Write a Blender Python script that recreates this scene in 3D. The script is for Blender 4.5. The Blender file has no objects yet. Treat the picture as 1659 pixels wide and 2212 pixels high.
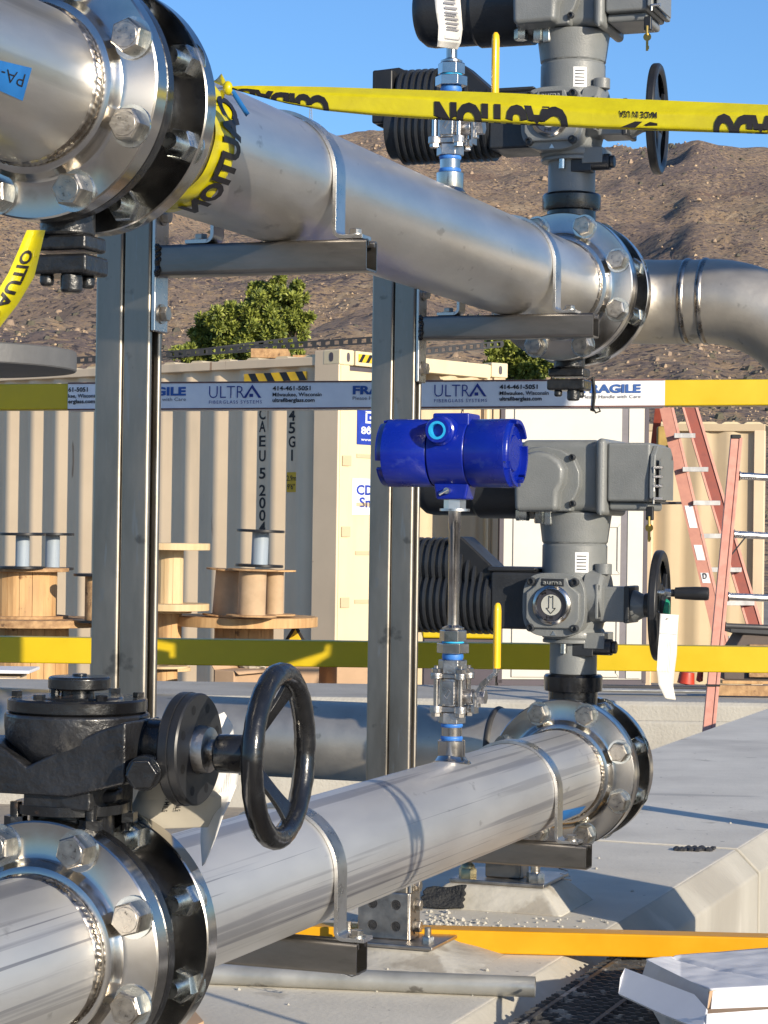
import bpy, bmesh, math, random
from math import sin, cos, pi, radians, sqrt, atan2
from mathutils import Vector as V, Matrix, noise
random.seed(7)
sc = bpy.context.scene
C = sc.collection
# ------------------------------------------------------------------ camera
H = 0.755                       # camera height above the concrete pad (z = 0)
FD = 5000.0                     # focal length in units of a 1659 x 2212 picture
PITCH, ROLL = 41/5000, 0.014
Fw = V((0, cos(PITCH), sin(PITCH)))
R0 = V((1, 0, 0)); U0 = V((0, -sin(PITCH), cos(PITCH)))
Rc = R0*cos(ROLL) + U0*sin(ROLL)
Uc = U0*cos(ROLL) - R0*sin(ROLL)
CAM = V((0, 0, H))
cd = bpy.data.cameras.new('camera'); cam = bpy.data.objects.new('camera', cd); C.objects.link(cam)
cd.sensor_fit = 'VERTICAL'; cd.sensor_height = 36; cd.sensor_width = 27
cd.lens = FD/2212*36; cd.clip_start = 0.05; cd.clip_end = 5000
cam.matrix_world = Matrix(((Rc.x, Uc.x, -Fw.x, CAM.x), (Rc.y, Uc.y, -Fw.y, CAM.y), (Rc.z, Uc.z, -Fw.z, CAM.z), (0, 0, 0, 1)))
sc.camera = cam
# ------------------------------------------------------------------ sky, sun, exposure
SUN_AZ, SUN_EL = 37.0, 16.5     # azimuth to the right of straight-behind-the-camera
SUND = V((sin(radians(SUN_AZ))*cos(radians(SUN_EL)), -cos(radians(SUN_AZ))*cos(radians(SUN_EL)), sin(radians(SUN_EL))))
w = bpy.data.worlds.new('World'); sc.world = w; w.use_nodes = True
nt = w.node_tree; bg = nt.nodes['Background']
sky = nt.nodes.new('ShaderNodeTexSky'); sky.sky_type = 'NISHITA'; sky.sun_disc = False
sky.sun_elevation = radians(SUN_EL); sky.sun_rotation = radians(180-SUN_AZ)
sky.air_density = 1.0; sky.dust_density = 0.8; sky.ozone_density = 6.0; sky.altitude = 600
nt.links.new(sky.outputs[0], bg.inputs[0]); bg.inputs[1].default_value = 0.125
sl = bpy.data.lights.new('sun', 'SUN'); sun = bpy.data.objects.new('sun', sl); C.objects.link(sun)
sl.energy = 4.3; sl.angle = radians(0.53); sl.color = (1.0, 0.88, 0.70)
sun.rotation_euler = SUND.to_track_quat('Z', 'Y').to_euler()
sc.view_settings.view_transform = 'Standard'; sc.view_settings.look = 'None'
sc.view_settings.exposure = 0.50; sc.view_settings.gamma = 1.0
# ------------------------------------------------------------------ frames and rays
def ray(dx, dy): return Fw + Rc*((dx-829.5)/FD) + Uc*((1106-dy)/FD)
def P(dx, dy, Z): return CAM + ray(dx, dy)*Z
def G(dx, dy, z=0.0):
    r = ray(dx, dy); return CAM + r*((z-H)/r.z)
def PY(dx, dy, Y):
    r = ray(dx, dy); return CAM + r*(Y/r.y)
def RP(dx, dy, p, n):
    r = ray(dx, dy); return CAM + r*((p-CAM).dot(n)/r.dot(n))
TH = math.atan(0.3675); ST, CT = sin(TH), cos(TH)
O = V((-0.366, 2.45, 0))
EU = V((CT, -ST, 0)); ES = V((ST, CT, 0)); EZ = V((0, 0, 1))
ZT, ZB = H+0.465, H-0.451
UT, UB = -0.008, 0.008
def Wp(u, s, z): return O + EU*u + ES*s + EZ*z
def PL(dx, dy, s):               # ray -> plant plane s = const -> (u, z)
    q = RP(dx, dy, O+ES*s, ES) - O
    return q.dot(EU), q.z
def PU(dx, dy, u):               # ray -> plant plane u = const -> (s, z)
    q = RP(dx, dy, O+EU*u, EU) - O
    return q.dot(ES), q.z
# ------------------------------------------------------------------ materials
def lnk(t, a, b): t.links.new(a, b)
def mk(name, col, rough=.5, metal=0.0, col2=None, vs=8, var=1.0, rv=.12, bump=0.0, bs=60, coat=0.0,
       stretch=(1, 1, 1), spot=None, streak=None, lo=.35, hi=.65, det=6):
    m = bpy.data.materials.new(name); m.use_nodes = True; t = m.node_tree; N = t.nodes
    b = N['Principled BSDF']
    tc = N.new('ShaderNodeTexCoord'); mp = N.new('ShaderNodeMapping'); mp.inputs['Scale'].default_value = stretch
    lnk(t, tc.outputs['Object'], mp.inputs['Vector'])
    n1 = N.new('ShaderNodeTexNoise'); n1.inputs['Scale'].default_value = vs; n1.inputs['Detail'].default_value = det
    n1.inputs['Roughness'].default_value = .62
    lnk(t, mp.outputs[0], n1.inputs['Vector'])
    c2 = col2 if col2 else tuple(c*.72 for c in col)
    mr = N.new('ShaderNodeMapRange'); mr.inputs[1].default_value = lo; mr.inputs[2].default_value = hi
    lnk(t, n1.outputs[0], mr.inputs[0])
    mx = N.new('ShaderNodeMix'); mx.data_type = 'RGBA'
    mx.inputs[6].default_value = (*c2, 1); mx.inputs[7].default_value = (*col, 1)
    lnk(t, mr.outputs[0], mx.inputs[0]); out = mx.outputs[2]
    def over(out, colr, scale, th, amt, stv=(1, 1, 1), soft=.06):
        mp2 = N.new('ShaderNodeMapping'); mp2.inputs['Scale'].default_value = stv
        mp2.inputs['Location'].default_value = (3.1, 1.7, 5.3)
        lnk(t, tc.outputs['Object'], mp2.inputs['Vector'])
        n = N.new('ShaderNodeTexNoise'); n.inputs['Scale'].default_value = scale; n.inputs['Detail'].default_value = 5
        lnk(t, mp2.outputs[0], n.inputs['Vector'])
        r = N.new('ShaderNodeMapRange'); r.inputs[1].default_value = th; r.inputs[2].default_value = th+soft
        r.inputs[4].default_value = amt
        lnk(t, n.outputs[0], r.inputs[0])
        x = N.new('ShaderNodeMix'); x.data_type = 'RGBA'; x.inputs[7].default_value = (*colr, 1)
        lnk(t, r.outputs[0], x.inputs[0]); lnk(t, out, x.inputs[6])
        return x.outputs[2]
    for sp in (spot or []): out = over(out, *sp)
    for sp in (streak or []): out = over(out, *sp)
    lnk(t, out, b.inputs['Base Color'])
    b.inputs['Metallic'].default_value = metal
    rr = N.new('ShaderNodeMapRange'); rr.inputs[1].default_value = .3; rr.inputs[2].default_value = .7
    rr.inputs[3].default_value = max(.03, rough-rv); rr.inputs[4].default_value = min(1, rough+rv)
    lnk(t, n1.outputs[0], rr.inputs[0]); lnk(t, rr.outputs[0], b.inputs['Roughness'])
    if coat: b.inputs['Coat Weight'].default_value = coat; b.inputs['Coat Roughness'].default_value = .12
    if bump:
        n2 = N.new('ShaderNodeTexNoise'); n2.inputs['Scale'].default_value = bs; n2.inputs['Detail'].default_value = 5
        lnk(t, mp.outputs[0], n2.inputs['Vector'])
        bp = N.new('ShaderNodeBump'); bp.inputs['Strength'].default_value = 1; bp.inputs['Distance'].default_value = bump
        lnk(t, n2.outputs[0], bp.inputs['Height']); lnk(t, bp.outputs[0], b.inputs['Normal'])
    return m
M = {}
def mat(key, *a, **k): M[key] = mk(key, *a, **k)
mat('pipe', (.80, .775, .735), .38, .95, col2=(.67, .645, .61), vs=9, rv=.06, stretch=(1, .35, 1), bump=.0003, bs=120,
    spot=[((.30, .28, .26), 34, .66, .5, (1, .5, 1)), ((.72, .71, .69), 12, .60, .5, (1, .6, 1))],
    streak=[((.40, .39, .38), 26, .60, .45, (1, .02, 1))])
mat('pipe_mill', (.70, .69, .67), .53, .86, col2=(.62, .61, .60), vs=7, rv=.07, stretch=(1, .3, 1), bump=.0003, bs=120,
    spot=[((.35, .34, .33), 40, .68, .5, (1, .5, 1))],
    streak=[((.30, .30, .33), 30, .57, .6, (1, .012, 1), .03), ((.36, .35, .36), 70, .58, .5, (1, .01, 1), .05), ((.22, .22, .25), 120, .64, .7, (1, .006, 1), .02)])
mat('polished', (.60, .575, .54), .20, 1, col2=(.50, .475, .44), vs=14, rv=.07, spot=[((.33, .30, .26), 22, .64, .4)])
mat('bolt', (.55, .51, .45), .34, 1, col2=(.40, .37, .33), vs=90, rv=.1, bump=.0003, bs=300)
mat('zinc', (.66, .68, .66), .26, 1, col2=(.52, .55, .54), vs=80, rv=.1)
mat('weld', (.52, .485, .44), .30, 1, col2=(.30, .26, .22), vs=50, rv=.1)
mat('strut', (.37, .335, .285), .37, .95, col2=(.255, .232, .20), vs=14, rv=.1, stretch=(1, 1, .25), bump=.0002, bs=200,
    spot=[((.36, .36, .35), 34, .62, .6, (1, 1, .12), .03), ((.30, .30, .29), 60, .66, .5, (1, 1, .5), .03), ((.09, .085, .08), 20, .66, .6)])
mat('strut_arm', (.29, .27, .25), .36, .95, col2=(.19, .178, .16), vs=16, rv=.1, stretch=(.3, 1, 1), bump=.0002, bs=200,
    spot=[((.15, .14, .13), 22, .60, .6, (.4, 1, 1)), ((.45, .25, .12), 9, .68, .5)])
mat('strap', (.66, .65, .63), .30, 1, col2=(.54, .53, .51), vs=40, rv=.08)
mat('bracket', (.52, .48, .43), .38, 1, col2=(.36, .33, .30), vs=26, rv=.1, bump=.0003, bs=160)
mat('black', (.012, .0125, .014), .24, 0, col2=(.007, .007, .008), vs=18, rv=.1, bump=.0012, bs=60, coat=.3,
    spot=[((.10, .055, .03), 26, .70, .6)])
mat('black_rough', (.022, .023, .026), .36, 0, col2=(.011, .011, .012), vs=18, rv=.1, bump=.003, bs=75, coat=.2)
mat('black_flat', (.018, .019, .022), .42, 0, vs=20, rv=.1)
mat('rubber', (.006, .006, .007), .6, 0)
mat('cast', (.20, .21, .21), .42, 0, col2=(.175, .185, .185), vs=20, rv=.08, bump=.0006, bs=420, coat=.15)
mat('cast_dark', (.030, .033, .038), .38, 0, col2=(.024, .026, .030), vs=20, rv=.08, bump=.0005, bs=300)
mat('blue', (.002, .016, .30), .28, 0, col2=(.002, .013, .24), vs=6, rv=.06, coat=.3, bump=.0003, bs=200, spot=[((.05, .08, .32), 40, .62, .35), ((.20, .22, .30), 90, .70, .35)])
mat('cyan', (.02, .42, .80), .5, 0)
mat('thread_tape', (.05, .22, .62), .45, 0, col2=(.03, .14, .48), vs=60)
mat('probe', (.60, .57, .54), .20, 1, col2=(.48, .45, .42), vs=30, rv=.06, spot=[((.30, .27, .24), 50, .62, .5, (1, 1, .3))])
mat('cast_ss', (.56, .54, .52), .36, 1, col2=(.42, .40, .38), vs=60, rv=.1, bump=.0006, bs=260)
mat('yellow_sleeve', (.82, .50, .005), .38, 0, col2=(.75, .44, .004), vs=30, coat=.2)
mat('rail_yellow', (.62, .44, .002), .42, 0, col2=(.57, .40, .002), vs=12, rv=.06, spot=[((.30, .22, .04), 70, .76, .6)])
mat('toe_yellow', (.70, .34, .001), .42, 0, col2=(.64, .30, .001), vs=12, rv=.06)
mat('tape_yellow', (.56, .49, .003), .34, 0, col2=(.50, .43, .003), vs=40, rv=.08, coat=.25, bump=.0006, bs=90)
mat('ink', (.012, .010, .012), .5)
mat('wrap', (.80, .81, .82), .45, 0, col2=(.73, .74, .76), vs=20, spot=[((.18, .18, .20), 22, .70, .7)])
mat('maroon', (.16, .07, .06), .5, 0)
mat('ink_blue', (.012, .035, .25), .5)
mat('ink_fragile', (.02, .10, .36), .5)
mat('ink_grey', (.10, .10, .12), .5)
mat('paper', (.80, .78, .74), .7, 0, col2=(.74, .72, .68), vs=12)
mat('paper_beige', (.50, .46, .38), .7, 0, col2=(.44, .40, .33), vs=8)
mat('ink_faint', (.30, .30, .33), .7)
mat('concrete', (.70, .655, .56), .85, 0, col2=(.58, .54, .46), vs=3.2, rv=.06, bump=.0008, bs=90, det=9,
    spot=[((.40, .37, .32), 1.7, .52, .55, (1, 1, 1), .14), ((.30, .27, .22), 7, .66, .6, (1, 1, 1), .06), ((.33, .31, .28), 3.0, .63, .5, (.25, 1.6, 1), .03), ((.10, .09, .08), 45, .72, .7, (1, 1, 1), .02), ((.62, .60, .55), 9, .62, .4, (1, 1, 1), .12)])
mat('concrete_wall', (.44, .42, .37), .88, 0, col2=(.34, .32, .28), vs=2.2, rv=.06, bump=.004, bs=60, det=9,
    spot=[((.34, .25, .16), 2.4, .60, .5, (1, 1, 1), .2), ((.22, .20, .18), 40, .72, .5)])
mat('grout', (.52, .50, .45), .9, 0, col2=(.38, .36, .31), vs=9, bump=.0015, bs=60, spot=[((.26, .23, .19), 12, .60, .6)])
mat('fabric_black', (.018, .020, .024), .75, 0, bump=.006, bs=160)
mat('yard', (.34, .30, .25), .95, 0, col2=(.26, .225, .18), vs=.6, bump=.02, bs=8, det=9)
mat('grating', (.11, .11, .112), .6, .3, col2=(.06, .06, .062), vs=40, spot=[((.42, .40, .37), 22, .56, .85)])
mat('cream', (.80, .63, .43), .55, 0, col2=(.73, .57, .385), vs=1.5, rv=.06, spot=[((.34, .17, .08), 9, .70, .75, (1, 1, .12), .03), ((.30, .16, .08), 30, .74, .7), ((.56, .46, .33), 3, .56, .6, (1, 1, .2), .15)])
mat('cream_bright', (.74, .62, .40), .5, 0, col2=(.70, .58, .37), vs=1.5, rv=.06, spot=[((.38, .20, .09), 12, .70, .7, (1, 1, .2), .03), ((.56, .44, .28), 4, .58, .5, (1, 1, .25), .12)])
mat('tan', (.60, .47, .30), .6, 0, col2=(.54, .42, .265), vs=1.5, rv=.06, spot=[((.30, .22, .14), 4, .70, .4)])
mat('white_door', (.58, .56, .50), .5, 0, col2=(.53, .505, .445), vs=2, rv=.06, spot=[((.50, .36, .22), 3, .70, .4)])
mat('gasket', (.10, .085, .10), .7, 0)
mat('hazard', (.85, .52, .02), .5)
mat('sign_blue', (.015, .05, .42), .5)
mat('sign_white', (.82, .83, .84), .5)
mat('wood', (.62, .39, .18), .75, 0, col2=(.42, .235, .095), vs=16, stretch=(1, 1, .12), bump=.002, bs=40, spot=[((.13, .06, .025), 9, .66, .85), ((.30, .20, .12), 4, .55, .5, (1, 1, .5), .15)])
mat('wood_pale', (.66, .50, .29), .75, 0, col2=(.55, .38, .19), vs=10, stretch=(1, 1, .12), bump=.002, bs=40, spot=[((.30, .15, .06), 9, .70, .8)])
mat('ply', (.50, .31, .15), .8, 0, col2=(.28, .155, .07), vs=22, bump=.004, bs=40, stretch=(1, .15, 1), spot=[((.10, .055, .03), 14, .64, .8, (1, .3, 1))])
mat('card_tube', (.50, .35, .215), .8, 0, col2=(.42, .29, .17), vs=12)
mat('cardboard', (.50, .33, .20), .85, 0, col2=(.43, .28, .165), vs=6)
mat('reel_black', (.014, .014, .016), .35)
mat('reel_grey', (.32, .37, .42), .5, 0, col2=(.26, .31, .36), vs=40, stretch=(1, 1, .1))
mat('steel_dark', (.035, .035, .038), .55, 0, col2=(.04, .04, .042), vs=10)
mat('orange_shaded_fg', (.26, .05, .028), .5, 0, col2=(.21, .04, .022), vs=20)  # orange fibreglass with the inner rail face's shade put into the colour
mat('pink_fg', (.62, .30, .225), .5, 0, col2=(.54, .24, .18), vs=20, spot=[((.36, .13, .09), 12, .68, .5, (1, 1, .3))])
mat('aluminium', (.75, .74, .72), .33, 1, col2=(.62, .61, .60), vs=20)
mat('brass', (.62, .42, .12), .35, 1)
mat('green_plastic', (.02, .30, .17), .4)
mat('dial', (.62, .62, .56), .3)
mat('glass_dark', (.05, .05, .065), .08, 0, coat=1)
mat('masking', (.012, .15, .45), .6, 0, col2=(.01, .12, .38), vs=30)
mat('white_card', (.74, .75, .78), .7, 0, col2=(.68, .69, .73), vs=6)
mat('red_plastic', (.55, .05, .02), .45)
mat('bark', (.10, .07, .045), .9, 0, vs=20, bump=.01, bs=20)
mat('conduit', (.46, .46, .44), .42, .6, col2=(.36, .36, .34), vs=12, spot=[((.10, .09, .08), 26, .68, .7)])
mat('disc_steel', (.14, .143, .148), .6, .3, col2=(.10, .10, .103), vs=10, bump=.0008, bs=80, spot=[((.06, .06, .06), 40, .68, .5)])
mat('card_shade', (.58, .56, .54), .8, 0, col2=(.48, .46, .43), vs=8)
mat('brass_dull', (.48, .42, .26), .38, 1, col2=(.36, .31, .18), vs=60)
mat('groove', (.20, .185, .20), .7)
mat('pink_fg2', (.46, .20, .14), .5, 0, col2=(.40, .165, .115), vs=20, spot=[((.28, .10, .07), 12, .68, .5)])
mat('white_alu', (.62, .60, .57), .5, .2)
mat('brass_paint', (.42, .28, .07), .45, 0)
mat('ply_dark', (.13, .10, .085), .8, 0, vs=8)
mat('pipe_dull', (.64, .585, .50), .48, .85, col2=(.50, .455, .39), vs=9, rv=.06, bump=.0003, bs=120, spot=[((.20, .18, .15), 30, .66, .5)])
mat('concrete_dimmed', (.47, .445, .39), .85, 0, col2=(.38, .36, .31), vs=3.0, bump=.0015, bs=70, det=9, stretch=(1, 1, .5), spot=[((.30, .275, .235), 2.2, .54, .55, (1, 1, .35), .12), ((.12, .11, .10), 50, .73, .6), ((.58, .55, .49), 9, .62, .4, (1, 1, .3), .1)])  # concrete with softer sunlight put into its colour, for pad sides and chamfer
# ------------------------------------------------------------------ mesh builder
class B:
    def __init__(s, M=None): s.bm = bmesh.new(); s.M = M or Matrix(); s.mi = 0
    def _v(s, p): return s.bm.verts.new(s.M @ V(p))
    def _f(s, vs):
        try: f = s.bm.faces.new(vs); f.material_index = s.mi; return f
        except ValueError: return None
    def box(s, c, d, rot=None):
        h = V(d)/2; R = rot or Matrix.Identity(3); c = V(c)
        v = [s._v(c + R @ V((x*h.x, y*h.y, z*h.z))) for x in (-1, 1) for y in (-1, 1) for z in (-1, 1)]
        for q in ((0, 1, 3, 2), (4, 6, 7, 5), (0, 4, 5, 1), (2, 3, 7, 6), (0, 2, 6, 4), (1, 5, 7, 3)): s._f([v[i] for i in q])
        return s
    def bb(s, lo, hi):
        lo, hi = V(lo), V(hi); return s.box((lo+hi)/2, hi-lo)
    def lathe(s, prof, o=(0, 0, 0), d=(0, 0, 1), n=32, caps=True, x0=None, ph=0.0):
        o, d = V(o), V(d).normalized()
        x = V(x0).normalized() if x0 else d.orthogonal().normalized(); y = d.cross(x)
        rings = []
        for r, h in prof:
            if r < 1e-6: rings.append([s._v(o+d*h)])
            else: rings.append([s._v(o+d*h+(x*cos(2*pi*(k+ph)/n)+y*sin(2*pi*(k+ph)/n))*r) for k in range(n)])
        for a, b in zip(rings[:-1], rings[1:]):
            for k in range(n):
                k2 = (k+1) % n
                if len(a) == 1 and len(b) == 1: continue
                if len(a) == 1: s._f([a[0], b[k], b[k2]][::-1])
                elif len(b) == 1: s._f([a[k], a[k2], b[0]])
                else: s._f([a[k], a[k2], b[k2], b[k]])
        if caps:
            if len(rings[0]) > 1: s._f(rings[0][::-1])
            if len(rings[-1]) > 1: s._f(rings[-1])
        return s
    def cyl(s, a, b, r, r2=None, n=20, caps=True):
        a, b = V(a), V(b); L = (b-a).length
        return s.lathe([(r, 0), (r if r2 is None else r2, L)], a, b-a, n, caps)
    def hexa(s, o, d, r, h, ph=0.0, ch=.12):
        return s.lathe([(r, 0), (r, h*(1-ch)), (r*.9, h)], o, d, 6, True, None, ph)
    def tube(s, pts, r, n=10, closed=False, caps=True, flat=None):
        pts = [V(p) for p in pts]; N = len(pts); rings = []; up = None
        for i, p in enumerate(pts):
            if closed: t = pts[(i+1) % N]-pts[i-1]
            else: t = pts[min(i+1, N-1)]-pts[max(i-1, 0)]
            t.normalize()
            if up is None: up = t.orthogonal().normalized()
            up = (up - t*up.dot(t)).normalized(); sd = t.cross(up)
            rr = r[i] if isinstance(r, (list, tuple)) else r
            rings.append([s._v(p+(up*cos(2*pi*k/n)+sd*sin(2*pi*k/n))*rr) for k in range(n)])
        for i in range(N if closed else N-1):
            a, b = rings[i], rings[(i+1) % N]
            for k in range(n): s._f([a[k], a[(k+1) % n], b[(k+1) % n], b[k]])
        if caps and not closed: s._f(rings[0][::-1]); s._f(rings[-1])
        return s
    def prism(s, pts, o, ex, ey, dep):
        o, ex, ey, dep = V(o), V(ex), V(ey), V(dep)
        a = [s._v(o+ex*p[0]+ey*p[1]) for p in pts]; b = [s._v(o+ex*p[0]+ey*p[1]+dep) for p in pts]
        n = len(pts)
        s._f(a[::-1]); s._f(b)
        for k in range(n): s._f([a[k], a[(k+1) % n], b[(k+1) % n], b[k]])
        return s
    def grid(s, fn, nu, nv, closed_u=False):
        g = [[s._v(fn(i/nu, j/nv)) for j in range(nv+1)] for i in range(nu if closed_u else nu+1)]
        for i in range(nu):
            a = g[i]; b = g[(i+1) % len(g)]
            for j in range(nv): s._f([a[j], b[j], b[j+1], a[j+1]])
        return s
    def sphere(s, c, r, n=16, m=10, sc3=(1, 1, 1)):
        c = V(c)
        s.grid(lambda u, v: c+V((cos(2*pi*u)*sin(pi*v)*sc3[0], sin(2*pi*u)*sin(pi*v)*sc3[1], -cos(pi*v)*sc3[2]))*r, n, m, True)
        return s
    def poly(s, pts): s._f([s._v(p) for p in pts]); return s
    def build(s, name, mats, parent=None, bev=0, seg=2, ang=35, solid=0, loc=None, rotz=0, weld=False, sub=0):
        bm = s.bm
        if weld: bmesh.ops.remove_doubles(bm, verts=bm.verts, dist=1e-5)
        bmesh.ops.recalc_face_normals(bm, faces=bm.faces)
        me = bpy.data.meshes.new(name); bm.to_mesh(me); bm.free()
        for k in (mats if isinstance(mats, (list, tuple)) else [mats]): me.materials.append(M[k] if isinstance(k, str) else k)
        me.shade_smooth(); me.set_sharp_from_angle(angle=radians(ang))
        o = bpy.data.objects.new(name, me); C.objects.link(o)
        if parent: o.parent = parent
        if loc is not None: o.location = loc
        o.rotation_euler.z = rotz
        if solid: md = o.modifiers.new('s', 'SOLIDIFY'); md.thickness = solid; md.offset = 0
        if sub: md = o.modifiers.new('ss', 'SUBSURF'); md.levels = sub; md.render_levels = sub
        if bev:
            md = o.modifiers.new('b', 'BEVEL'); md.width = bev; md.segments = seg; md.limit_method = 'ANGLE'; md.angle_limit = radians(40)
            md.harden_normals = True
        return o
def tag(o, label, cat, group=None, kind=None):
    if label: o['label'] = label
    if cat: o['category'] = cat
    if group: o['group'] = group
    if kind: o['kind'] = kind
    return o
def struct(o): o['kind'] = 'structure'; return o
def thing(name, label, cat, loc=(0, 0, 0), rotz=0.0, group=None):
    o = bpy.data.objects.new(name, None); C.objects.link(o); o.empty_display_size = .05
    o.location = loc; o.rotation_euler.z = rotz
    return tag(o, label, cat, group)
def plant(name, label, cat, u, s, z, group=None): return thing(name, label, cat, Wp(u, s, z), -TH, group)
def copy_tree(o, parent=None):
    c = o.copy(); C.objects.link(c)
    if parent: c.parent = parent; c.matrix_parent_inverse = o.matrix_parent_inverse.copy()
    for ch in list(o.children): copy_tree(ch, c)
    return c
def relabel(o, label, loc=None, group=None):
    o['label'] = label
    if loc is not None: o.location = loc
    if group: o['group'] = group
    return o
# ------------------------------------------------------------------ lettering
def glyphs(txt, bold=0.0, sp=1.0, res=3):
    cu = bpy.data.curves.new('t', 'FONT'); cu.body = txt; cu.offset = bold; cu.space_character = sp; cu.resolution_u = res
    o = bpy.data.objects.new('t', cu); C.objects.link(o)
    dg = bpy.context.evaluated_depsgraph_get(); dg.update()
    me = bpy.data.meshes.new_from_object(o.evaluated_get(dg))
    bpy.data.objects.remove(o); bpy.data.curves.remove(cu)
    return me
def text(b, txt, fn, w=None, h=.7, bold=0.0, sp=1.0, clip=None, sub=0, center=False):
    """letters scaled to width w and cap height h, each vertex sent through fn(x, y)"""
    me = glyphs(txt, bold, sp); t = bmesh.new(); t.from_mesh(me); bpy.data.meshes.remove(me)
    if not t.verts: t.free(); return
    x0 = min(v.co.x for v in t.verts); x1 = max(v.co.x for v in t.verts)
    sy = h/.70; sx = sy if w is None else w/(x1-x0)
    for v in t.verts: v.co.x = (v.co.x-x0)*sx; v.co.y *= sy; v.co.z = 0
    if center:
        for v in t.verts: v.co.x -= (x1-x0)*sx/2
    if clip is not None:
        bmesh.ops.bisect_plane(t, geom=t.verts[:]+t.edges[:]+t.faces[:], plane_co=(0, clip, 0), plane_no=(0, 1, 0), clear_outer=True)
    if sub:
        for _ in range(sub):
            es = [e for e in t.edges if e.calc_length() > h*.25]
            if es: bmesh.ops.subdivide_edges(t, edges=es, cuts=1)
        bmesh.ops.triangulate(t, faces=t.faces)
    mp = {v: b._v(fn(v.co.x, v.co.y)) for v in t.verts}
    for f in t.faces: b._f([mp[v] for v in f.verts])
    t.free()
def flat(o, ex, ey):
    o, ex, ey = V(o), V(ex).normalized(), V(ey).normalized()
    return lambda x, y: o+ex*x+ey*y
# ------------------------------------------------------------------ hills
def rockmat():
    m = bpy.data.materials.new('hill'); m.use_nodes = True; t = m.node_tree; N = t.nodes; b = N['Principled BSDF']
    tc = N.new('ShaderNodeTexCoord')
    def nz(scale, det=6, ro=.6, loc=0):
        mp = N.new('ShaderNodeMapping'); mp.inputs['Location'].default_value = (loc, loc*.7, loc*1.3)
        lnk(t, tc.outputs['Object'], mp.inputs['Vector'])
        n = N.new('ShaderNodeTexNoise'); n.inputs['Scale'].default_value = scale; n.inputs['Detail'].default_value = det
        n.inputs['Roughness'].default_value = ro; lnk(t, mp.outputs[0], n.inputs['Vector']); return n.outputs[0]
    def mix(a, c, f, lo, hi):
        r = N.new('ShaderNodeMapRange'); r.inputs[1].default_value = lo; r.inputs[2].default_value = hi; lnk(t, f, r.inputs[0])
        x = N.new('ShaderNodeMix'); x.data_type = 'RGBA'; lnk(t, r.outputs[0], x.inputs[0])
        if isinstance(a, tuple): x.inputs[6].default_value = (*a, 1)
        else: lnk(t, a, x.inputs[6])
        if isinstance(c, tuple): x.inputs[7].default_value = (*c, 1)
        else: lnk(t, c, x.inputs[7])
        return x.outputs[2]
    def addm(a, bb, k):
        m_ = N.new('ShaderNodeMath'); m_.operation = 'MULTIPLY_ADD'; lnk(t, bb, m_.inputs[0]); m_.inputs[1].default_value = k; lnk(t, a, m_.inputs[2]); return m_.outputs[0]
    soil = mix((.31, .23, .20), (.47, .34, .25), nz(.03, 6), .42, .58)
    soil = mix(soil, (.36, .215, .155), nz(.018, 4, loc=21), .60, .68)
    tan = mix((.72, .50, .30), (.52, .36, .22), nz(.5, 4, loc=9), .35, .65)
    dens = nz(.025, 5, .6, 61)
    tuft = addm(nz(1.25, 4, .62, 3), dens, .55)
    c = mix(soil, tan, tuft, .765, .82)
    big = addm(nz(.30, 8, .72, 33), dens, .35)
    c = mix(c, (.66, .49, .32), big, .74, .78)
    c = mix(c, (.11, .09, .095), nz(1.5, 4, .65, 77), .55, .60)
    c = mix(c, (.085, .075, .065), nz(.26, 8, .7, 14), .62, .66)
    lnk(t, c, b.inputs['Base Color']); b.inputs['Roughness'].default_value = .95
    bp = N.new('ShaderNodeBump'); bp.inputs['Strength'].default_value = 1; bp.inputs['Distance'].default_value = 3.6
    lnk(t, nz(.45, 10, .75, 5), bp.inputs['Height']); lnk(t, bp.outputs[0], b.inputs['Normal'])
    return m
M['hill'] = rockmat()
SKY = [(-4000, 500), (-1500, 330), (-400, 300), (300, 285), (690, 271), (800, 266), (880, 261), (960, 268), (1130, 288), (1300, 290), (1400, 302), (1440, 299), (1500, 287), (1545, 298), (1600, 303), (1659, 301), (2300, 330), (6000, 600)]
def skyline(dx):
    for (a, ya), (b, yb) in zip(SKY[:-1], SKY[1:]):
        if a <= dx <= b: return ya+(yb-ya)*(dx-a)/(b-a)
    return 500
def hill_h(x, y):
    dx = 829+FD*x/max(y, 1)
    el = (1147+.014*(dx-829)-skyline(dx))/FD
    Yr = 560 if dx < 1180 else 560-130*min(1, (dx-1180)/300)
    top = el*Yr
    k = (y-70)/(Yr-70)
    if k <= 0: f = 0
    elif k < 1: f = k**1.15*(.82+.18*k)
    else: f = 1-.55*(k-1)
    p = V((x*.011, y*.011, 3.3)); a = noise.fractal(p, 1.0, 2.0, 6)
    q = noise.fractal(V((x*.09, y*.09, 8.1)), .9, 2.1, 4)
    r = noise.ridged_multi_fractal(V((x*.035, y*.02, 1.1)), 1.0, 2.0, 4, 1.0, 2.0)
    w = min(1, max(0, k)*3)*(1 if k < .93 else max(.25, 1-(k-.93)*8))
    return H-1.6+top*f + w*(a*7.5*(1-max(0, k-.6)*1.2 if k > .6 else 1)+q*1.1+(r-1.2)*2.6) + w*.5*max(0, noise.noise(V((x*.5, y*.5, 0))))
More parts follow.
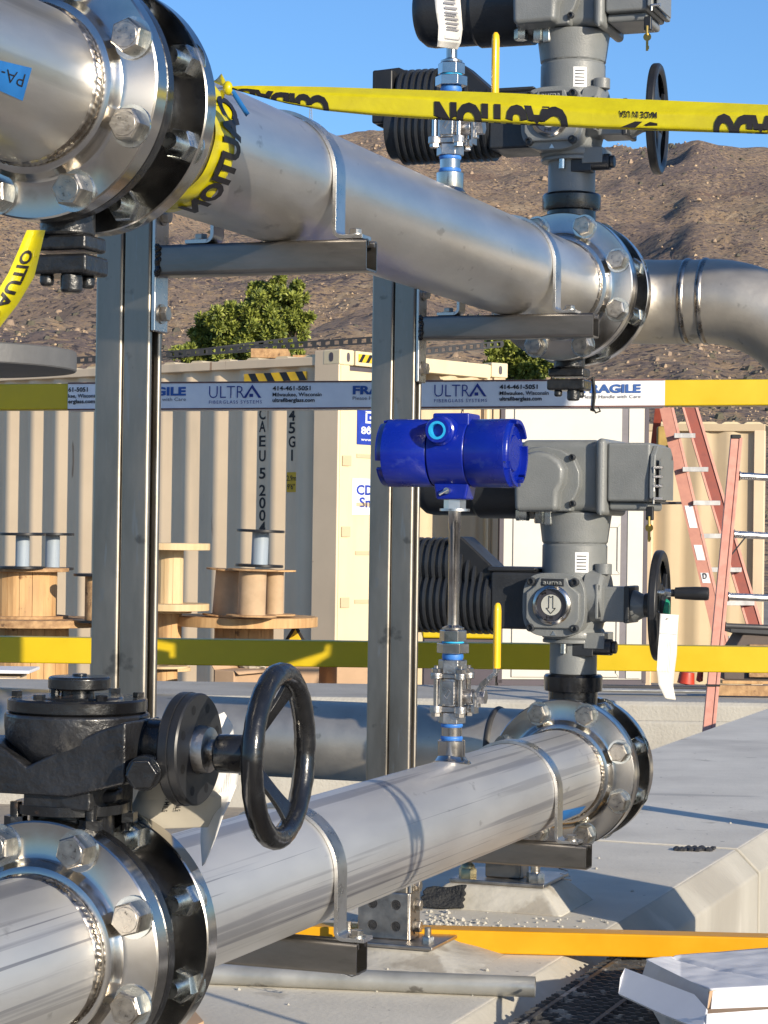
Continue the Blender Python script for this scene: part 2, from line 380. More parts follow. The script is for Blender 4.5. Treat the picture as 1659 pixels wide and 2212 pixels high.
def hills():
    NX, NY = 330, 330
    bm = bmesh.new(); g = []
    for j in range(NY+1):
        y = 62*(760/62)**(j/NY); row = []
        for i in range(NX+1):
            t = (i/NX-.5)*2; a = .19*t + (.62*t**5)
            x = y*a*1.0
            row.append(bm.verts.new((x, y, hill_h(x, y))))
        g.append(row)
    for j in range(NY):
        for i in range(NX): bm.faces.new((g[j][i], g[j][i+1], g[j+1][i+1], g[j+1][i]))
    me = bpy.data.meshes.new('hills'); bm.to_mesh(me); bm.free(); me.shade_smooth(); me.materials.append(M['hill'])
    o = bpy.data.objects.new('hills', me); C.objects.link(o); struct(o)
hills()
def scatter(name, label, cat, n, mt, seed, smin, smax, flat_):
    rr = random.Random(seed); b = B()
    for k in range(n):
        y = 90*(640/90)**rr.random(); x = y*rr.uniform(-.175, .175); z = hill_h(x, y)
        if noise.noise(V((x*.03, y*.03, seed)))+.6*noise.noise(V((x*.12, y*.12, seed+4))) < rr.uniform(-.15, .5): continue
        r = rr.uniform(smin, smax)*(.2+y/380)*(.6+.8*rr.random()**3); m = 6
        ring = [b._v((x+r*cos(2*pi*q/m)*rr.uniform(.7, 1.2), y+r*sin(2*pi*q/m)*rr.uniform(.7, 1.2), z-.3*r)) for q in range(m)]
        up = [b._v((x+r*.8*cos(2*pi*q/m+.3)*rr.uniform(.6, 1.1), y+r*.8*sin(2*pi*q/m+.3)*rr.uniform(.6, 1.1), z+r*flat_*rr.uniform(.5, .9))) for q in range(m)]
        tp = b._v((x+rr.uniform(-.2, .2)*r, y, z+r*flat_*rr.uniform(.9, 1.15)))
        for q in range(m): b._f([ring[q], ring[(q+1) % m], up[(q+1) % m], up[q]]); b._f([up[q], up[(q+1) % m], tp])
    tag(b.build(name, mt, ang=25 if flat_ < .9 else 60), label, cat, kind='stuff')
mat('boulder', (.42, .305, .20), .9, 0, col2=(.27, .195, .14), vs=.8)
mat('scrub', (.13, .115, .075), .9, 0, col2=(.07, .065, .055), vs=.7)
mat('drygrass', (.50, .36, .215), .9, 0, col2=(.34, .245, .16), vs=.4)
scatter('boulders', 'pale boulders strewn over the brown hillside', 'boulders', 4200, 'boulder', 3, .10, .46, .9)
scatter('scrub', 'dark low scrub dotted over the brown hillside', 'scrub', 5200, 'scrub', 5, .14, .55, .8)
scatter('dry_grass', 'straw coloured grass tufts over the brown hillside', 'dry grass', 14000, 'drygrass', 8, .08, .26, .9)
# ------------------------------------------------------------------ yard ground, concrete pad, wall, grating
YG = H-1.5
b = B(); b.grid(lambda u, v: V((-600+1200*u, -500+1300*v, YG+(-.6 if -500+1300*v > 60 else 0))), 12, 130)
struct(b.build('ground', 'yard'))
b = B()
def slab(s0, s1):
    c = .055; pr = [(-.73, YG+.02), (-.73, 0), (.125-c, 0), (.125, -c), (.125, YG+.02)]
    b.prism(pr, Wp(0, s0, 0), EU, EZ, ES*(s1-s0))
slab(-2.6, 3.36); slab(3.385, 8.9)
pad = struct(b.build('pad', ['concrete', 'concrete_dimmed'], bev=.006))
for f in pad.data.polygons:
    if f.normal.z < .9: f.material_index = 1  # sides and chamfer take the darker colour that offsets the sun
b = B(); z1 = H-.9
b.prism([(12.5, YG-.05), (12.5, z1-.02), (12.52, z1), (13.62, z1), (13.64, z1-.02), (13.64, YG-.05)], (-9, 0, 0), (0, 1, 0), (0, 0, 1), (20, 0, 0))
b.prism([(12.485, YG-.05), (12.485, z1-.115), (12.5, z1-.10), (12.5, YG-.05)], (-9, 0, 0), (0, 1, 0), (0, 0, 1), (20, 0, 0))
tag(b.build('concrete_wall', 'concrete_wall', bev=.008), 'low weathered grey concrete wall running across behind the pipe pad', 'wall')
# steel grating over the pit beside the pad
b = B(); r2 = random.Random(3)
S0, S1, U1_ = -.6, 2.2, 2.4
for k in range(int((S1-S0)/.030)):
    s_ = S0+k*.030
    b.bb((.135, s_-.0025, -.034), (U1_, s_+.0025, -.008))
    n = 46
    for q in range(int((U1_-.14)/.02)):
        if s_ > .6: b.bb((.14+q*.02, s_-.0025, -.008), (.150+q*.02, s_+.0025, -.0062))
k = .16
while k < U1_: b.bb((k-.004, S0, -.016), (k+.004, S1, -.0055)); k += .1
tag(b.build('grating', 'grating', loc=O, rotz=-TH), 'dark serrated steel floor grating beside the concrete pad', 'grating')
# ------------------------------------------------------------------ stainless pipework, flanges, valves
PR, FR, BC = .0841, .1397, .1205
LSP = 2.027
VL = .125                        # valve face to face
# shared bolt meshes (axis +y, head towards -y)
def bolt_mesh():
    b = B(); b.lathe([(.0105, 0), (.0225, 0), (.0225, -.003), (.0105, -.003)], (0, 0, 0), (0, 1, 0), 28, False); b.mi = 1
    b.hexa((0, -.003, 0), (0, -1, 0), .0184, .0165, .3)
    b.lathe([(.0135, 0), (.0130, .0006)], (0, -.0195, 0), (0, -1, 0), 24)
    text(b, 'JHS', flat((0, -.0203, .002), (1, 0, 0), (0, 0, 1)), .015, .005, .02, center=True)
    text(b, 'B8M', flat((0, -.0203, -.007), (1, 0, 0), (0, 0, 1)), .015, .005, .02, center=True)
    return b.build('bolt', ['zinc', 'bolt'])
def nut_mesh():
    b = B(); b.lathe([(.0105, 0), (.0235, 0), (.0235, -.003), (.0105, -.003)], (0, 0, 0), (0, 1, 0), 28, False)
    b.hexa((0, -.003, 0), (0, -1, 0), .0184, .019, .1)
    b.cyl((0, .0, 0), (0, -.042, 0), .0092, n=14)
    return b.build('nut', 'zinc')
_bolt = bolt_mesh(); _nut = nut_mesh(); BOLT, NUT = _bolt.data, _nut.data
bpy.data.objects.remove(_bolt); bpy.data.objects.remove(_nut)
def put(mesh, name, parent, loc, ry):
    o = bpy.data.objects.new(name, mesh); C.objects.link(o); o.parent = parent; o.location = loc; o.rotation_euler = (0, ry, 0); return o
rb = random.Random(11)
def flange(parent, y, face, bolts=True):
    """face = -1: hub and bolt heads on the near side (towards -y)"""
    f = B(); T = .0254
    pr = [(.062, T), (FR-.0015, T), (FR, T-.0015), (FR, .0018), (FR-.0018, 0), (.106, 0), (.101, -.0015), (.0975, -.005), (.0955, -.0105), (.0935, -.0145), (.088, -.0165), (.0845, -.0165)]
    f.lathe(pr, (0, y, 0), (0, -face, 0), 96, False, (1, 0, 0))
    o = f.build('flange', 'polished', parent, ang=28)
    if bolts:
        for k in range(8):
            a = radians(22.5+45*k)
            put(BOLT, 'bolt', o, (BC*cos(a), y, BC*sin(a)), rb.uniform(0, 6.28))
    return o
def weld(parent, y, face=-1, r=PR, wd=.0075, n=80):
    """chevron-rippled weld bead around the pipe"""
    b = B(); m = n*4; J = 8
    def fn(u, v):
        a = 2*pi*u; ph = u*n*2*pi
        q = (v-.5)*2; h = .0030*(1-q*q)**.5+.0001
        rip = .0006*(sin(ph+q*2.6)+.4*sin(ph*.31+1))*(1-q*q)
        rr = r+h*.9+rip; yy = y+q*wd+.0006*sin(ph*.37)
        return V((rr*cos(a), yy, rr*sin(a)))
    b.grid(fn, m, J, True)
    return b.build('weld_bead', 'weld', parent, ang=70)
def pipe(parent, y0, y1, mt='pipe', r=PR):
    b = B(); n = max(2, int(abs(y1-y0)/.2))
    b.lathe([(r-.004, y0)]+[(r, y0+(y1-y0)*k/n) for k in range(n+1)]+[(r-.004, y1)], (0, 0, 0), (0, 1, 0), 96, False, (1, 0, 0))
    return b.build('pipe', mt, parent, ang=60)
def spool(label, u, z, mt):
    t = plant('pipe_spool', label, 'pipe', u, 0, z)
    pipe(t, .155, LSP-.0165, mt)
    flange(t, .0254+VL, 1, False); flange(t, LSP, -1)
    weld(t, .0254*2+VL+.026, 1); weld(t, LSP-.026)
    return t
def near(label, u, z, mt):
    t = plant('pipe_spool', label, 'pipe', u, 0, z)
    pipe(t, -1.45, -.0165, mt); flange(t, 0, -1); weld(t, -.026)
    return t
near('polished steel pipe and flange filling the upper left corner', UT, ZT, 'pipe')
near('bright steel pipe and flange filling the lower left corner', UB, ZB, 'pipe_mill')
sp_t = spool('upper steel pipe running away to the right under the caution tape', UT, ZT, 'pipe')
sp_b = spool('lower bright steel pipe running away to the right above the concrete pad', UB, ZB, 'pipe_mill')
# threaded boss with a saddle weld on top of both long pipes
for t in (sp_t, sp_b):
    b = B(); b.lathe([(.017, .0315), (.0212, .0315), (.0222, .0305), (.0222, -.006), (.021, -.01)], (0, 1.37, PR), (0, 0, 1), 36)
    b.build('threaded_boss', 'polished', t)
    b = B()
    def sad(u, v):
        a = 2*pi*u; r = .0222+.010*v; x = r*cos(a)*1.0; y = 1.37+r*sin(a)*1.05
        zz = sqrt(max(0, (PR+.0002)**2-x*x))+.008*(1-v)**2
        return V((x, y, zz))
    b.grid(sad, 40, 5, True); b.build('saddle_weld', 'polished', t, ang=60)
# outlets beyond the far valves
def bend(b, pts_fn, n, r, m=40):
    pts = [pts_fn(k/n) for k in range(n+1)]
    b.tube(pts, r, m, False, False)
Y4 = LSP+.0254+VL
t = plant('pipe_elbow', 'dull steel elbow pipe curving down at the right edge in front of the hill', 'pipe', UT, 0, ZT)
flange(t, Y4, 1, False)
R1, R2 = .152, .250
b = B(); y0 = Y4+.03
b.tube([(0, y0-.012, 0)]+[(R1-R1*cos(a), y0+R1*sin(a), 0) for a in [pi/2*k/14 for k in range(15)]], PR, 48, caps=False)
b.build('short_bend', 'pipe_dull', t, ang=60)
ye = y0+R1
b = B(); b.tube([(R1, ye, 0), (R1+.055, ye, 0)], PR-.0008, 48, caps=False); b.build('pipe', 'pipe_dull', t)
x2 = R1+.055
b = B(); b.tube([(x2+R2*sin(a), ye, -R2+R2*cos(a)) for a in [pi/2*k/20 for k in range(21)]]+[(x2+R2, ye, -R2-.35), (x2+R2, ye, -R2-1.06)], PR, 48, caps=False)
b.build('long_bend', 'pipe_dull', t, ang=60)
for xx in (R1+.019, x2):
    w_ = B()
    w_.grid(lambda u, v, xx=xx: V((xx+(v-.5)*.012, ye+(PR+.0028*(1-(2*v-1)**2)+.0005*sin(u*2*pi*70))*cos(2*pi*u), (PR+.0028*(1-(2*v-1)**2)+.0005*sin(u*2*pi*70))*sin(2*pi*u))), 140, 6, True)
    w_.build('weld_bead', 'weld', t, ang=70)
t = plant('pipe_elbow', 'shaded grey pipe running left behind the lower pipe, with weld rings', 'pipe', UB, 0, ZB)
flange(t, Y4, 1, False)
b = B(); y0 = Y4+.03
b.tube([(0, y0-.012, 0)]+[(-R2+R2*cos(a), y0+R2*sin(a), 0) for a in [pi/2*k/18 for k in range(19)]]+[(-R2-.05, y0+R2, 0), (-1.0, y0+R2, 0), (-2.6, y0+R2, 0)], PR, 48, caps=False)
b.build('pipe', 'pipe_dull', t, ang=60)
for xx in (-R2-.01, -.475):
    w_ = B(); w_.grid(lambda u, v, xx=xx: V((xx+(v-.5)*.014, y0+R2+(PR+.004*(1-(2*v-1)**2))*cos(2*pi*u), (PR+.004*(1-(2*v-1)**2))*sin(2*pi*u))), 60, 6, True)
    w_.build('weld_bead', 'steel_dark', t, ang=70)
# flanged wafer valves between the flange pairs
def valve(label, u, s, z, up=True, lower_cap=False, neck=.19, nr=.048):
    t = plant('butterfly_valve', label, 'valve', u, s, z)
    b = B(); L = VL-.002
    b.lathe([(.08, 0), (FR-.003, 0), (FR-.001, .002), (FR-.001, .0155), (FR-.004, .0175), (.104, .019), (.098, .024), (.098, L-.026), (.104, L-.019), (FR-.004, L-.0185), (FR-.001, L-.0165), (FR-.001, L-.001), (FR-.003, L), (.08, L)],
            (0, .001, 0), (0, 1, 0), 80, False, (1, 0, 0))
    body = b.build('valve_body', 'black', t)
    for k in range(8):
        a = radians(22.5+45*k); put(NUT, 'nut', t, (BC*cos(a), L-.0178, BC*sin(a)), rb.uniform(0, 6))
    y = .045
    if lower_cap:
        b = B(); b.cyl((0, y, -.09), (0, y, -.150), .030, n=28)
        b.box((0, y, -.158), (.070, .052, .017)); b.box((0, y, -.1815), (.074, .056, .021))
        b.cyl((-.018, y-.012, -.19), (-.018, y-.012, -.204), .009, n=6); b.cyl((.012, y-.012, -.19), (.012, y-.012, -.212), .012, n=16); b.cyl((.018, y+.014, -.19), (.018, y+.014, -.205), .009, n=6)
        b.build('bottom_cap', 'black_rough', t, bev=.004)
    return t
v_lt = valve('black valve between the upper left flanges, bolted bottom cap hanging below', UT, .0264, ZT, lower_cap=True)
v_lb = valve('black valve between the lower left flanges, under the geared handwheel box', UB, .0264, ZB)
v_rt = valve('black valve at the far end of the upper pipe, bottom cap over the label', UT, LSP+.0264, ZT, lower_cap=True)
v_rb = valve('black valve at the far end of the lower pipe, under the grey actuator', UB, LSP+.0264, ZB)
# ------------------------------------------------------------------ strut posts with arms, straps
def chan(b, o, ex, ey, dep, w=.0413, h=.0413, t=.0026, lip=.0085, slot=.021):
    """C channel: back on ey=0, open side at ey=h; outline in (ex, ey)"""
    a = w/2; s2 = slot/2; c = .0055
    def arc(cx, cy, a0, r=.0055): return [(cx+r*cos(radians(a0+90*k/6)), cy+r*sin(radians(a0+90*k/6))) for k in range(7)]
    q = .0044
    pts = arc(-a+c, c, 180)+arc(a-c, c, 270)+arc(a-c, h-c, 0)+arc(s2+q, h-q, 90, q)+[(s2, h-lip), (s2+t, h-lip), (s2+t, h-t), (a-t, h-t), (a-t, t), (-a+t, t), (-a+t, h-t), (-s2-t, h-t), (-s2-t, h-lip), (-s2, h-lip)]+arc(-s2-q, h-q, 0, q)+arc(-a+c, h-c, 90)
    b.prism(pts, o, ex, ey, dep)
def hexbolt(b, o, d, r=.0105, h=.0085, wr=.0135):
    o = V(o); d = V(d).normalized()
    if wr: b.lathe([(wr, 0), (wr, .002)], o, d, 20)
    b.hexa(o+d*(.002 if wr else 0), d, r, h, .2)
UP = -.214                        # centre of the double post in u
def support(label, s, UP, alen):
    t = plant('pipe_support', label, 'pipe support', UP, s, 0, 'strut posts carrying both pipes')
    top = ZT+.06
    b = B(); chan(b, (0, 0, .03), (0, 1, 0), (1, 0, 0), (0, 0, top-.03)); b.build('channel', 'strut', t)
    b = B(); chan(b, (-.0006, 0, .03), (0, -1, 0), (-1, 0, 0), (0, 0, top-.03)); b.build('channel', 'strut', t)
    for za in (ZT-PR-.0413-.0006, ZB-PR-.0413-.0006):
        x0 = .0413
        b = B(); chan(b, (x0+.007, 0, za), (0, -1, 0), (0, 0, 1), (alen, 0, 0))
        text(b, '50', flat((x0+alen-.045, -.0211, za+.018), (1, 0, 0), (0, 0, 1)), .013, .007, .02)
        arm = b.build('arm', 'strut_arm', t)
        b = B(); b.bb((x0+.0005, -.0205, max(za-.075, .04)), (x0+.0068, .0205, za+.105)); b.build('back_plate', 'strap', arm, bev=.002)
        for zz in (za-.05, za+.083):
            if zz > .03: b = B(); hexbolt(b, (x0+.0068, 0, zz), (1, 0, 0)); b.build('bolt', 'bolt', arm)
        b = B()
        for k in range(16):
            q = k/15; b.sphere((x0+.009+rb.uniform(0, .003), -.0205+rb.uniform(-.002, .002), za+.002+.037*q), .0042, 8, 5)
        b.build('weld_bead', 'black', arm)
    b = B()
    # post-base fitting: bracket cheeks, base plate, anchor nuts
    b.bb((-.050, -.0275, .034), (.046, -.0212, .118)); b.bb((.0440, -.0272, .034), (.0500, .024, .118))
    br = b.build('base_bracket', 'bracket', t, bev=.003)
    for xx in (-.022, .022):
        for zz in (.058, .096):
            b = B(); b.lathe([(.0078, -.0001), (.0062, -.0035), (0, -.0036)], (xx, -.0276, zz), (0, -1, 0), 20); b.lathe([(.0078, 0), (.0092, .0006), (.0092, 0)], (xx, -.0276, zz), (0, -1, 0), 20, False)
            b.build('bolt_hole', 'steel_dark', br)
    for zz in (.056, .094): b = B(); hexbolt(b, (.050, 0, zz), (1, 0, 0)); b.build('bolt', 'bolt', br)
    b = B(); b.bb((-.085, -.07, .0275), (.105, .07, .0345)); b.build('base_plate', 'bracket', t, bev=.002)
    for xx in (-.065, .085):
        b = B(); b.hexa((xx, -.035, .0345), (0, 0, 1), .0115, .0125, .2); b.cyl((xx, -.035, .045), (xx, -.035, .062), .0062, n=12); b.build('anchor_nut', 'bolt', t)
    b = B(); b.lathe([(.26, -.001), (.15, .022), (.135, .0275), (0, .0275)], (.005, 0, 0), (0, 0, 1), 4, True, (1, 0, 0), .5)
    for v in b.bm.verts: v.co.y *= .62
    b.build('grout_bed', 'grout', t)
    return t
SA, SB = .657, 1.70
support('double steel strut post nearest the camera, left of the two', SA, -.224, .302)
support('double steel strut post standing behind the blue transmitter', SB, -.214, .316)
def strap(label, u, s, z):
    t = plant('pipe_strap', label, 'pipe strap', u, s, z, 'flat steel straps over the pipes')
    b = B(); w, th = .034, .005; r = PR+.0008; zb = -PR
    path = []
    path += [(-r-.042, zb+.0028), (-r-.012, zb+.0028)]
    for k in range(6): a = pi/2*k/5; path.append((-r-.012+.0095*sin(a), zb+.0123-.0095*cos(a)))
    n = 36
    for k in range(n+1): a = pi-pi*k/n; path.append(((r+.0025)*cos(a), (r+.0025)*sin(a)))
    for k in range(6): a = pi/2*k/5; path.append((r+.0025+.0095*(1-cos(a)), zb+.0123-.0095*sin(a)))
    path += [(r+.042, zb+.0028)]
    N = len(path)
    nr = []
    for i in range(N):
        a = V((*path[max(i-1, 0)], 0)); c = V((*path[min(i+1, N-1)], 0)); d = (c-a).normalized(); nr.append((-d.y, d.x))
    L = [(path[i][0]+nr[i][0]*th/2, path[i][1]+nr[i][1]*th/2) for i in range(N)]
    Rr = [(path[i][0]-nr[i][0]*th/2, path[i][1]-nr[i][1]*th/2) for i in range(N)]
    g = [[b._v((p[0], y, p[1])) for y in (-w/2, w/2)] for p in L]; h = [[b._v((p[0], y, p[1])) for y in (-w/2, w/2)] for p in Rr]
    for i in range(N-1):
        b._f([g[i][0], g[i+1][0], g[i+1][1], g[i][1]]); b._f([h[i][0], h[i][1], h[i+1][1], h[i+1][0]])
        b._f([g[i][0], h[i][0], h[i+1][0], g[i+1][0]]); b._f([g[i][1], g[i+1][1], h[i+1][1], h[i][1]])
    for i in (0, N-1): b._f([g[i][0], g[i][1], h[i][1], h[i][0]])
    b.build('band', 'strap', t, bev=.001, ang=30)
    for sx in (-1, 1):
        b = B(); hexbolt(b, (sx*(r+.026), 0, zb+.0055), (0, 0, 1), .009, .007, .012); b.build('bolt', 'bolt', t)
    return t
strap('steel strap over the upper pipe, above the left strut post arm', UT, SA, ZT)
strap('steel strap over the upper pipe, near its far flange', UT, SB, ZT)
strap('steel strap over the lower pipe, beside the black handwheel', UB, SA, ZB)
strap('steel strap over the lower pipe, near its far flange', UB, SB, ZB)
# ------------------------------------------------------------------ electric actuators on the two far valves
SV = LSP+.0254+.045
def LX(dx, s=0.0, dy=1300): return PL(dx, dy, SV+s)[0]-UB
def LZ(dy, s=0.0, dx=1240): return PL(dx, dy, SV+s)[1]-ZB
def LP(dx, dy, s): u, z = PL(dx, dy, SV+s); return V((u-UB, s, z-ZB))
def superell(a, bb, n=40, p=3.2):
    o = []
    for k in range(n):
        t = 2*pi*k/n; c, s_ = cos(t), sin(t)
        o.append((a*math.copysign(abs(c)**(2/p), c), bb*math.copysign(abs(s_)**(2/p), s_)))
    return o
for vt in (v_rb, v_rt):
    b = B(); y = .045
    b.lathe([(.047, .085), (.047, .150), (.055, .152), (.056, .158), (.056, .179), (.053, .183), (.040, .184)], (0, y, 0), (0, 0, 1), 40)
    b.build('neck', 'black', vt)
def ribbed(b, x0, x1, z, r, ribs, dep, s=0):
    pr = [(r*.80, 0), (r*.96, .004)]; L = x0-x1
    for k in range(ribs):
        a = .012+(L-.024)*k/ribs; p = (L-.024)/ribs
        pr += [(r-dep*.15, a), (r, a+p*.12), (r, a+p*.34), (r-dep*.15, a+p*.44), (r-dep, a+p*.50), (r-dep, a+p*.94)]
    pr += [(r, L-.012), (r*.94, L-.003), (r*.85, L)]
    b.lathe(pr, (x0, s, z), (-1, 0, 0), 40)
def actuator(label, u, z):
    t = plant('electric_actuator', label, 'actuator', u, SV, z)
    b = B()
    b.lathe([(.045, .184), (.045, .243), (.050, .246)], (0, 0, 0), (0, 0, 1), 36)
    b.lathe([(.050, .2435), (.059, .2435), (.059, .250), (.056, .2515), (.060, .253), (.061, .262), (.058, .268), (.052, .275)], (0, 0, 0), (0, 0, 1), 40)
    b.box((.052, -.012, .250), (.04, .07, .030)); b.build('mounting_column', 'cast', t, bev=.003)
    b = B(); b.cyl((.040, -.03, .238), (.084, -.03, .238), .0155); b.cyl((.084, -.03, .238), (.092, -.03, .238), .012); b.box((.03, -.03, .232), (.04, .03, .024)); b.build('stop_nub', 'cast_dark', t, bev=.002)
    b = B(); b.cyl((-.004, -.054, .225), (-.004, -.054, .243), .0065, n=12); b.build('bolt', 'zinc', t)
    # gear housing
    b = B(); cx, cz = LX(1193, -.09), LZ(1308, -.09)
    b.prism(superell(.061, .060, 48), (cx, -.082, cz), (1, 0, 0), (0, 0, 1), (0, .145, 0))
    b.lathe([(.055, .27), (.062, .30), (.062, .428), (.060, .4305), (.060, .4325), (.0625, .4345), (.066, .462), (.070, .490), (.05, .495)], (0, 0, 0), (0, 0, 1), 56)
    b.lathe([(.052, 0), (.052, .03), (.045, .036)], (.035, -.02, .335), (1, 0, 0), 32)
    b.cyl((.066, -.035, .375), (.066, -.035, .395), .016, n=20)
    g = b.build('gear_housing', 'cast', t, bev=.004, seg=3)
    b = B()
    oc = [(-.026, .052), (.026, .052), (.034, .036), (.052, .022), (.052, -.026), (.040, -.044), (-.040, -.044), (-.052, -.026), (-.052, .022), (-.034, .036)]
    b.prism(oc, (cx, -.090, cz), (1, 0, 0), (0, 0, 1), (0, .012, 0)); b.build('cover_plate', 'cast', g, bev=.003, seg=3)
    b = B(); b.prism([(-.0225, -.0075), (.0225, -.0075), (.0225, .0075), (-.0225, .0075)], (cx, -.0905, cz+.042), (1, 0, 0), (0, 0, 1), (0, .003, 0)); b.build('name_plate', 'cast_dark', g, bev=.001)
    b = B(); text(b, 'auma', flat((cx, -.0925, cz+.0385), (1, 0, 0), (0, 0, 1)), .038, .0085, .03, center=True); b.build('raised_name', 'cast', g, solid=.0015)
    b = B(); b.lathe([(.037, .002), (.0375, -.005), (.034, -.009), (.0305, -.010), (.029, -.004)], (cx, -.090, cz), (0, 1, 0), 48, False); b.build('window_ring', 'polished', g)
    b = B(); b.lathe([(.0305, 0), (0, 0.0001)], (cx, -.0935, cz), (0, 1, 0), 48, False); b.build('window', 'glass_dark', g)
    b = B(); b.lathe([(.0195, 0), (0, -.0003)], (cx-.001, -.0945, cz), (0, 1, 0), 40, False); d = b.build('dial', 'dial', g)
    b = B()
    for (q0, q1) in (((-.004, .017), (-.004, -.006)), ((.004, .017), (.004, -.006)), ((-.004, .017), (0, .014)), ((.004, .017), (0, .014)), ((-.004, -.006), (-.009, -.006)), ((.004, -.006), (.009, -.006)), ((-.009, -.006), (0, -.016)), ((.009, -.006), (0, -.016))):
        b.tube([(cx-.001+q0[0], -.0952, cz+q0[1]), (cx-.001+q1[0], -.0952, cz+q1[1])], .0007, 6)
    text(b, 'HI', flat((cx-.010, -.0942, cz-.0265), (1, 0, 0), (0, 0, 1)), .012, .006, .01)
    text(b, 'M', flat((cx-.019, -.0942, cz+.018), (1, .0, .3), (-.3, 0, 1)), .009, .005, .01)
    b.build('arrow', 'ink', d)
    b = B(); b.prism([(-.005, 0), (.005, 0), (0, .008)], (cx+.001, -.0835, cz-.057), (1, 0, 0), (0, 0, 1), (0, .003, 0)); b.build('pointer_mark', 'aluminium', g)
    for sx in (-1, 1):
        for sz in (-1, 1):
            b = B(); o_ = (cx+sx*.0425, -.082, cz+sz*.0435)
            b.lathe([(.0078, 0), (.0078, -.010), (.0052, -.011), (.0050, -.006), (0, -.006)], o_, (0, 1, 0), 18, False); b.build('cap_screw', 'cast_dark', g)
    # side rating plate, sticker
    b = B(); b.box((.063, -.062, .325), (.006, .022, .066)); b.build('side_plate', 'cast', g, bev=.002)
    b = B(); b.box((.0665, -.062, .325), (.0012, .014, .060)); b.build('rating_plate', 'cast_dark', g)
    b = B()
    def stk(u_, v_): a = radians(-50-24*u_); return V((.0626*cos(a), .0626*sin(a), .378+.038*v_))
    b.grid(stk, 6, 2); s_ = b.build('sticker', 'sign_white', g)
    b = B()
    for k in range(5): b.grid(lambda u_, v_, k=k: V((.0629*cos(radians(-54-17*u_)), .0629*sin(radians(-54-17*u_)), .383+.0062*k+.002*v_)), 4, 1)
    b.build('printed_lines', 'ink', s_)
    # controls on top
    b = B(); b.bb((-.095, -.062, .492), (.066, .075, .628)); c_ = b.build('control_box', 'cast', t, bev=.016, seg=4)
    b = B(); pts = [(1110, 1105), (1109, 1062), (1109, 1015), (1116, 994), (1134, 979), (1160, 973), (1186, 979), (1208, 995), (1218, 1013), (1215, 1043), (1204, 1062), (1202, 1104)]
    pl = [LP(x, y, -.115) for x, y in pts]
    b.prism([(p.x, p.z) for p in pl], (0, -.115, 0), (1, 0, 0), (0, 0, 1), (0, .055, 0)); b.build('front_cover', 'cast', c_, bev=.010, seg=4)
    b = B(); pts = [(1118, 1105), (1118, 1015), (1124, 985), (1146, 967), (1180, 964), (1214, 972), (1240, 990), (1252, 1020), (1252, 1050), (1244, 1072), (1234, 1085), (1233, 1105)]
    pl = [LP(x, y, -.082) for x, y in pts]
    b.prism([(p.x, p.z) for p in pl], (0, -.084, 0), (1, 0, 0), (0, 0, 1), (0, .03, 0)); b.build('cover_rim', 'cast', c_, bev=.004, seg=3)
    for (x, y) in ((1237, 988), (1238, 1088), (1128, 980)):
        p = LP(x, y, -.084); b = B(); b.lathe([(.0062, 0), (.0062, -.007), (.004, -.008), (.0038, -.004), (0, -.004)], p, (0, 1, 0), 16, False); b.build('cap_screw', 'cast_dark', c_)
    b = B(); b.bb((.060, -.082, .486), (.079, .085, .630)); b.build('joint_flange', 'cast', c_, bev=.012, seg=4)
    xe = LX(1404, -.07, 1040)
    b = B(); b.bb((.079, -.070, .512), (xe, .07, .622)); b.bb((.079, -.055, .496), (xe-.006, .06, .513)); eb = b.build('terminal_box', 'cast', t, bev=.006, seg=3)
    b = B(); b.prism([(-.078, -.05), (-.072, -.005), (-.05, .012), (.05, .012), (.07, -.005), (.07, -.088), (-.078, -.088)], (xe, 0, .605), (0, 1, 0), (0, 0, 1), (.011, 0, 0)); b.build('end_panel', 'cast', eb, bev=.003)
    b = B(); b.bb((xe+.018, -.074, .516), (xe+.021, .03, .592)); b.build('guard_plate', 'cast', eb)
    for y_ in (1010, 1030, 1050, 1077):
        zz = LZ(y_, -.07, 1412); b = B(); b.tube([(xe+.009, -.077, zz), (xe+.026, -.077, zz)], .0028, 8); b.tube([(xe+.009, -.077, zz), (xe+.009, -.077, zz-.010)], .0016, 6); b.build('guard_bar', 'aluminium', eb)
    b = B(); b.lathe([(.074, 0), (.074, .105), (.069, .112), (.069, .20), (.066, .215), (.055, .228), (0, .23)], (-.085, .01, .552), (-1, 0, 0), 40); b.build('plug_housing', 'cast_dark', t)
    for (x, y) in ((1129, 1118), (1168, 1124), (1190, 1128), (1199, 1117)):
        p = LP(x, y, -.05); b = B(); b.hexa((p.x, -.05, .494), (0, 0, -1), .0135, .494-p.z+.006, rb.random()); b.build('plug', 'zinc', t)
    # motor
    b = B(); b.bb((-.150, -.055, .268), (-.045, .055, .376)); b.bb((-.160, -.05, .376), (-.062, .05, .386)); b.build('motor_flange', 'cast_dark', t, bev=.005, seg=3)
    def fig8(k, sl=0.0):
        o_ = []; n = 56
        for i in range(n):
            a = 2*pi*i/n; d = V((cos(a), sin(a))); best = 0
            for cz_, r_ in ((.318, .064*k), (.388-sl, .052*k)):
                c_ = V((0, cz_-.352)); pr_ = d.dot(c_); dd = r_*r_-(c_.length_squared-pr_*pr_)
                if dd > 0: best = max(best, pr_+sqrt(dd))
            o_.append((d.x*best, d.y*best))
        return o_
    b = B(); b.prism(fig8(.90), (-.345, 0, .352), (0, 1, 0), (0, 0, 1), (.115, 0, 0)); b.prism(fig8(.90, .06), (-.235, 0, .352), (0, 1, 0), (0, 0, 1), (.085, 0, 0))
    for k in range(14): b.prism(fig8(1.0, max(0, (k-8)*.0115)), (-.340+.0137*k, 0, .352), (0, 1, 0), (0, 0, 1), (.0052, 0, 0))
